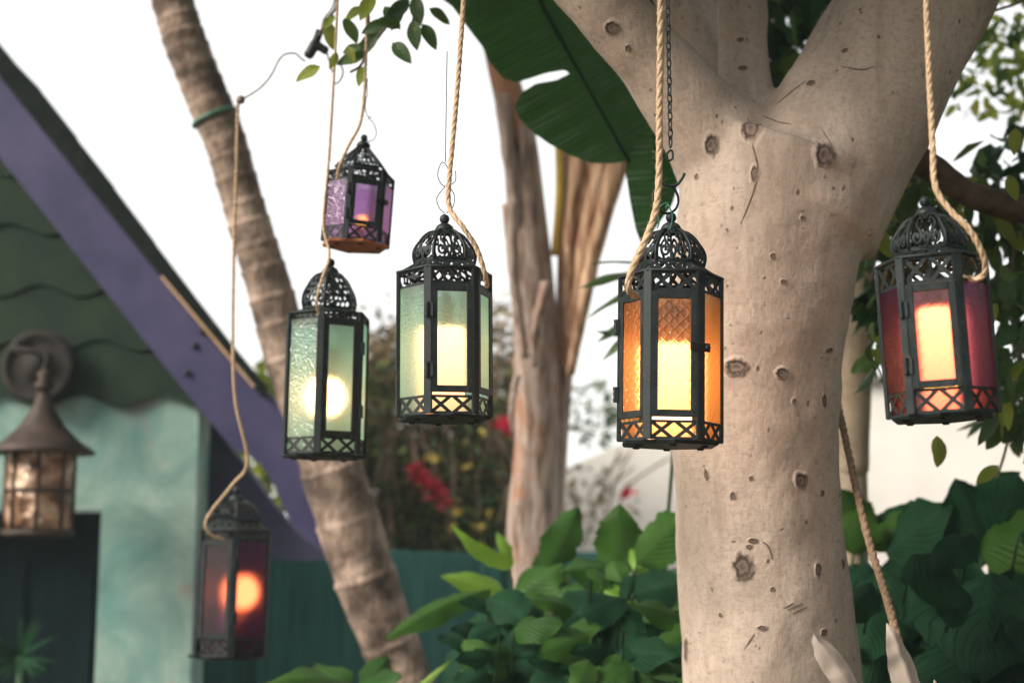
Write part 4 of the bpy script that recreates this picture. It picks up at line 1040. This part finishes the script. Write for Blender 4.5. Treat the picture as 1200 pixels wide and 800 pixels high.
    if door and latch is not None:
        a = rot+math.radians(60*latch); zc = zg0+(zg1-zg0)*.56
        bm = bmesh.new(); box_bm(bm, (-.05*R, -R*1.045, zc), .46*R, .03*R, .17*R); bmesh.ops.bevel(bm, geom=bm.edges[:], offset=.012*R, segments=1, affect='EDGES')
        bmesh.ops.create_icosphere(bm, subdivisions=2, radius=.06*R, matrix=Matrix.Translation((.1*R, -R*1.075, zc)))
        o = link('latch', bm_mesh(bm), IRON, t); o.rotation_euler = (0, 0, a)
    # what glows inside, hung from a dark lamp socket
    gt = (bulb[0]+bulb[1]*1.1 if bulb else (unlit if unlit else 1.95))*R
    if socket: link('lamp_socket', lathe([(socket*R*.8, gt-.04*R), (socket*R, gt+.05*R), (socket*R, gt+.55*R), (socket*R*.6, gt+.75*R), (.03*R, gt+.8*R), (.02*R, zd)], 18), SOCKET, t)
    for k in range(6):
        y = -ap+.05*R; pw = .42*R; V = []
        for yy in (y, y+.03*R): V += [(-pw, yy, .09*R), (pw, yy, .09*R), (pw, yy, zg0-.004*R), (-pw, yy, zg0-.004*R)]
        me = mesh(V, [(0, 1, 2, 3), (7, 6, 5, 4), (1, 5, 6, 2), (0, 3, 7, 4), (3, 2, 6, 7), (4, 5, 1, 0)], False)
        me.materials.append(GLASS[glass]); me.materials.append(CLEAR); me.polygons.foreach_set('material_index', [0, 1, 1, 1, 1, 1])
        facing('lower_pane', me, None, k)
    if bulb:
        zc, r = bulb[0]*R, bulb[1]*R
        me = lathe([(r*math.sin(math.pi*i/12)+.001, zc-r*1.15*math.cos(math.pi*i/12)) for i in range(13)], 20); link('bulb', me, CANDLE[candle], t).location.x = bulb[2]*R
        if not socket: link('bulb_holder', lathe([(.2*R, .06*R), (.2*R, zc-r*1.1), (.14*R, zc-r)], 14), WAX, t)
    else:
        zt = unlit if unlit else 1.95
        link('candle', lathe([((wide-.02)*R, .09*R), (wide*R, .14*R), (wide*R, (zt-.08)*R), ((wide-.04)*R, zt*R), ((wide-.12)*R, (zt-.03)*R), (.1*R, (zt-.09)*R)], 26), CANDLE[candle], t)
    return t
def rad(a): return math.radians(a)
LAN = {}
def lantern(key, px, py, d, Rpx, *a, **k): LAN[key] = make_lantern(*a[:2], P(px, py, d), M(Rpx, d), a[2]-math.atan((px-600)/F), *a[3:], **k)
Z4 = (.44, 2.88, 3.28, 3.52, 4.24)
lantern('amber', 785, 523, 2.10, 61, 'hexagonal_lantern', 'amber glass lantern in front of the big pale trunk', rad(-85), (rad(1.2), 0), 'amber', 'amber', Z4, door=(0, 1), hinge=0, latch=2, gap=.05, socket=.36)
lantern('green', 521, 493, 2.28, 56, 'hexagonal_lantern', 'pale green glass lantern with scrollwork dome left of the peeling stems', rad(-80), (rad(-.4), 0), 'green', 'green', (.46, 2.75, 3.12, 3.34, 4.06), door=(1, 2), hinge=1, band='leaf', gap=.05)
lantern('mint', 380, 537, 2.7, 49.5, 'hexagonal_lantern', 'green glass lantern with pierced dotted dome in front of the ringed trunk', rad(-70), (rad(.8), 0), 'green', 'low', (.46, 3.22, 3.40, 3.54, 4.46), dome='holes', door=(1,), hinge=2, band='leaf', bulb=(1.45, .40, .0))
lantern('violet', 416, 290, 2.75, 40, 'hexagonal_lantern', 'small squat violet lantern, highest of all the lanterns', rad(-77), (rad(3.8), 0), 'violet', 'dim', (.5, 1.85, 2.15, 2.32, 3.06), dome='cone', door=(1,), hinge=1, latch=2, band='leaf', bulb=(.75, .16, .1), socket=0, base_mat=mat_simple('glow_orange_base', (.16, .05, .02), (.36, .13, .05), 40, .7))  # base plate painted orange for the glow on its underside
lantern('plum', 1106, 492, 1.88, 64, 'hexagonal_lantern', 'plum red and purple lantern on the far right before dark leaves', rad(-93), (rad(-2.4), 0), 'plum', 'plum', (.52, 2.42, 2.93, 3.10, 3.84), door=(1,), hinge=1, unlit=2.05, faces={0: 'purple', 2: 'purple'}, wide=.30)
lantern('purple', 268, 770, 3.4, 46, 'hexagonal_lantern', 'dark purple lantern with orange glow hanging below the purple eave', rad(-58), (rad(1.2), 0), 'purple', 'ember', (.5, 2.95, 3.2, 3.45, 3.98), dome='holes', door=(0,), hinge=1, band='leaf', bulb=(1.65, .36, .24), socket=0)

# ------------------------------------------------------------------ ropes, chain, wires
def rope(label, pts, rpx, mat=None, fuzz=90, group='jute ropes', pitch=10.0, step=None, name='jute_rope'):
    W = [P(*p) for p in pts]; q = catmull(W, 14); d0 = sum(p[2] for p in pts)/len(pts); r = M(rpx, d0)
    q = resample(q, r*.8); T, N = frames(q); t = empty(name, q[-1]); tag(t, label, 'rope', group); o0 = t.location
    mat = mat or JUTE
    for s in range(3):
        V = []
        for i, p in enumerate(q):
            a = i*.8/pitch*2*math.pi+s*2*math.pi/3+1.1*noise.noise(Vector((i*.035, rpx*7, 0)))+.35*noise.noise(Vector((i*.13, rpx*3, s))); B = T[i].cross(N[i]); wob = 1+.12*noise.noise(Vector((i*.11, s*5, rpx)))
            V.append(p+(N[i]*math.cos(a)+B*math.sin(a))*(r*.38*wob)-o0)
        link('strand', tube(V, [r*.66*(1+.14*noise.noise(Vector((i*.25, s*3.3, 1)))) for i in range(len(V))], 7), mat, t)
    if fuzz:
        V, Fc = [], []
        for k in range(fuzz):
            i = random.randrange(1, len(q)-1); a = random.uniform(0, 6.28); B = T[i].cross(N[i]); dr = (N[i]*math.cos(a)+B*math.sin(a)); p = q[i]+dr*r*.9-o0
            L = r*random.uniform(.6, 2.0); e = p+dr*L*.7+T[i]*L*random.choice((-1, 1))*.7; m_ = (p+e)/2+dr*L*.15
            tube_data([p, m_, e], [r*.035, r*.03, r*.012], 3, None, V, Fc)
        link('fibre', mesh(V, Fc), mat, t)['kind'] = 'stuff'
    return t
rope('thick jute rope holding the amber lantern', [(776, -260, 2.06), (775, -80, 2.05), (774, 30, 2.05), (773, 130, 2.05), (772, 210, 2.045), (768, 248, 2.035), (757, 280, 2.02), (744, 308, 2.015), (737, 328, 2.01), (738, 342, 2.02), (747, 347, 2.04)], 4.3, fuzz=420)
rope('jute rope running to the scrollwork green lantern', [(548, -260, 2.3), (545, -40, 2.28), (539, 60, 2.26), (533, 140, 2.25), (526, 215, 2.23), (527, 244, 2.22), (541, 264, 2.2), (558, 290, 2.2), (568, 320, 2.2), (571, 336, 2.22)], 3.1, fuzz=240)
rope('jute rope looping to the plum lantern at far right', [(1080, -200, 1.95), (1085, -10, 1.9), (1089, 90, 1.87), (1093, 170, 1.85), (1096, 218, 1.84), (1113, 246, 1.83), (1135, 268, 1.82), (1150, 294, 1.82), (1155, 316, 1.83), (1146, 327, 1.84), (1130, 325, 1.86)], 3.8, fuzz=240)
rope('thin rope down to the small violet lantern', [(436, -180, 2.72), (431, -10, 2.72), (429, 60, 2.72), (427, 110, 2.7), (422, 145, 2.68), (408, 172, 2.66), (398, 195, 2.66), (395, 210, 2.68)], 2.0, fuzz=40)
rope('thin rope down to the dotted dome green lantern', [(398, -60, 2.72), (393, 60, 2.72), (390, 110, 2.7), (385, 190, 2.68), (379, 262, 2.66), (386, 298, 2.64), (378, 325, 2.62), (371, 352, 2.62), (373, 368, 2.64)], 1.7, fuzz=40)
rope('long thin rope crossing the purple eave to the low purple lantern', [(279, 118, 3.2), (277, 200, 3.2), (274, 300, 3.2), (273, 400, 3.2), (276, 470, 3.2), (290, 540, 3.22), (272, 568, 3.25), (248, 598, 3.27), (241, 614, 3.27), (248, 627, 3.28), (262, 632, 3.3)], 2.0, fuzz=60)
rope('thick weathered brown rope slanting down beside the big trunk', [(968, 400, 2.75), (978, 455, 2.7), (990, 510, 2.6), (1005, 580, 2.5), (1020, 640, 2.4), (1036, 690, 2.3), (1050, 740, 2.2), (1075, 840, 2.1), (1110, 980, 2.0)], 4.8, JUTE_DARK, fuzz=80, pitch=8)

def build_chain():
    d = 2.12; top = P(780, -170, d); t = empty('hook_chain', P(786, 190, d)); tag(t, 'thin dark chain beside the rope of the amber lantern', 'chain'); o0 = t.location
    k = d/F; lm = torus(3.0*k, .95*k, 14, 6, .9, 2.1); lm.materials.append(IRON)
    y = -170; i = 0
    while y < 176:
        o = link('chain_link', lm, None, t); o.location = P(779+(y+170)*.02, y, d)-o0; o.rotation_euler = (0, random.uniform(-.08, .08), (math.pi/2 if i % 2 else 0)+.5); y += 10.2; i += 1
    q = catmull([P(a, b, d)-o0 for a, b in ((786, 176), (782, 180), (783, 188), (788, 186), (788, 178), (785, 176))], 5); link('hook', tube(q, 1.2*k, 6), IRON, t)
build_chain()
def build_ring():
    d = 2.10; k = d/F; c = P(780, 233, d); t = empty('hanging_ring', c); tag(t, 'dark iron ring with bent hook on top of the amber lantern', 'ring')
    me = torus(17.5*k, 1.6*k, 36, 8, .95, 1.0); me.transform(Matrix.Rotation(.35, 4, 'Z')); link('ring', me, IRON, t)
    link('hook', tube(catmull([P(a, b, d-.004)-c for a, b in ((779, 216), (786, 218), (794, 216), (800, 208), (802, 203))], 6), 1.7*k, 8), IRON, t)
    for pts in (((770, 247), (776, 240), (783, 238), (780, 244)), ((783, 240), (788, 252), (786, 266), (783, 270)), ((771, 250), (772, 262), (770, 268))):
        link('tie_wire', tube(catmull([P(a, b, d-.03)-c for a, b in pts], 6), .8*k, 6), GREEN_WIRE, t)
build_ring()
def wires(name, label, cat, lines, d, r, mat, group=None):
    c = P(*lines[0][0], d); t = empty(name, c); tag(t, label, cat, group)
    for pts in lines: link('wire', tube(catmull([P(a, b, d)-c for a, b in pts], 7), M(r, d), 6), mat, t)
    return t
wires('wire_hook', 'thin twisted wire hook above the scrollwork green lantern', 'wire', [((530, 206), (519, 190), (513, 205), (520, 218), (533, 213), (534, 200)), ((522, 218), (512, 232), (515, 244), (521, 250)), ((524, 216), (532, 228), (531, 242), (523, 250)), ((524, 60), (523, 120), (522, 190))], 2.27, .55, IRON)
wires('wire_loop', 'fine wire loop at the top of the small violet lantern', 'wire', [((430, 112), (428, 125), (431, 136), (436, 138)), ((431, 138), (438, 145), (441, 158), (434, 166), (427, 162)), ((431, 112), (430, 100), (431, 92))], 2.72, .6, IRON)
w1 = wires('light_cable', 'thin twisted cable with black splitter plug against the white sky', 'cable', [((279, 118), (290, 113), (305, 103), (318, 88), (326, 72), (334, 64), (346, 63), (353, 69), (358, 72)), ((376, 38), (380, 22), (390, 8), (400, -30)), ((383, 62), (388, 80), (391, 98), (386, 190)), ((398, 72), (402, 85), (398, 95), (392, 99))], 3.0, 1.1, WIRE)
def splitter():
    c = w1.location; d = 3.0
    V, Fc = [], []
    for pts, r in ((((375, 36), (369, 52), (360, 68)), (4.8, 6.2, 4.0)), (((368, 52), (376, 56), (384, 61)), (5.5, 5.0, 3.0))):
        tube_data(catmull([P(a, b, d)-c for a, b in pts], 5), [M(r[min(2, i//5)], d) for i in range(11)], 10, None, V, Fc)
    link('splitter_plug', mesh(V, Fc), BLACK_PLASTIC, w1)
    me = lathe([(.003, -.009), (.008, -.006), (.0095, 0), (.008, .006), (.003, .009)], 14); o = link('knot', me, WIRE, w1); o.location = P(282, 117, d)-c
splitter()

# ------------------------------------------------------------------ a thin haze added only to lift the blacks, not real air
def build_haze():
    s = Nodes('black_lift_haze'); v = s.n('VolumePrincipled'); v.inputs['Color'].default_value = (.80, .95, 1.0, 1); v.inputs['Density'].default_value = HAZE; v.inputs['Anisotropy'].default_value = 0.0
    s.t.links.new(v.outputs[0], s.out.inputs['Volume'])
    bm = bmesh.new(); box_bm(bm, (0, 0, 2.4), 82, 82, 6.8)
    tag(link('haze', bm_mesh(bm), s.m), kind='stuff')
HAZE = .0028
build_haze()
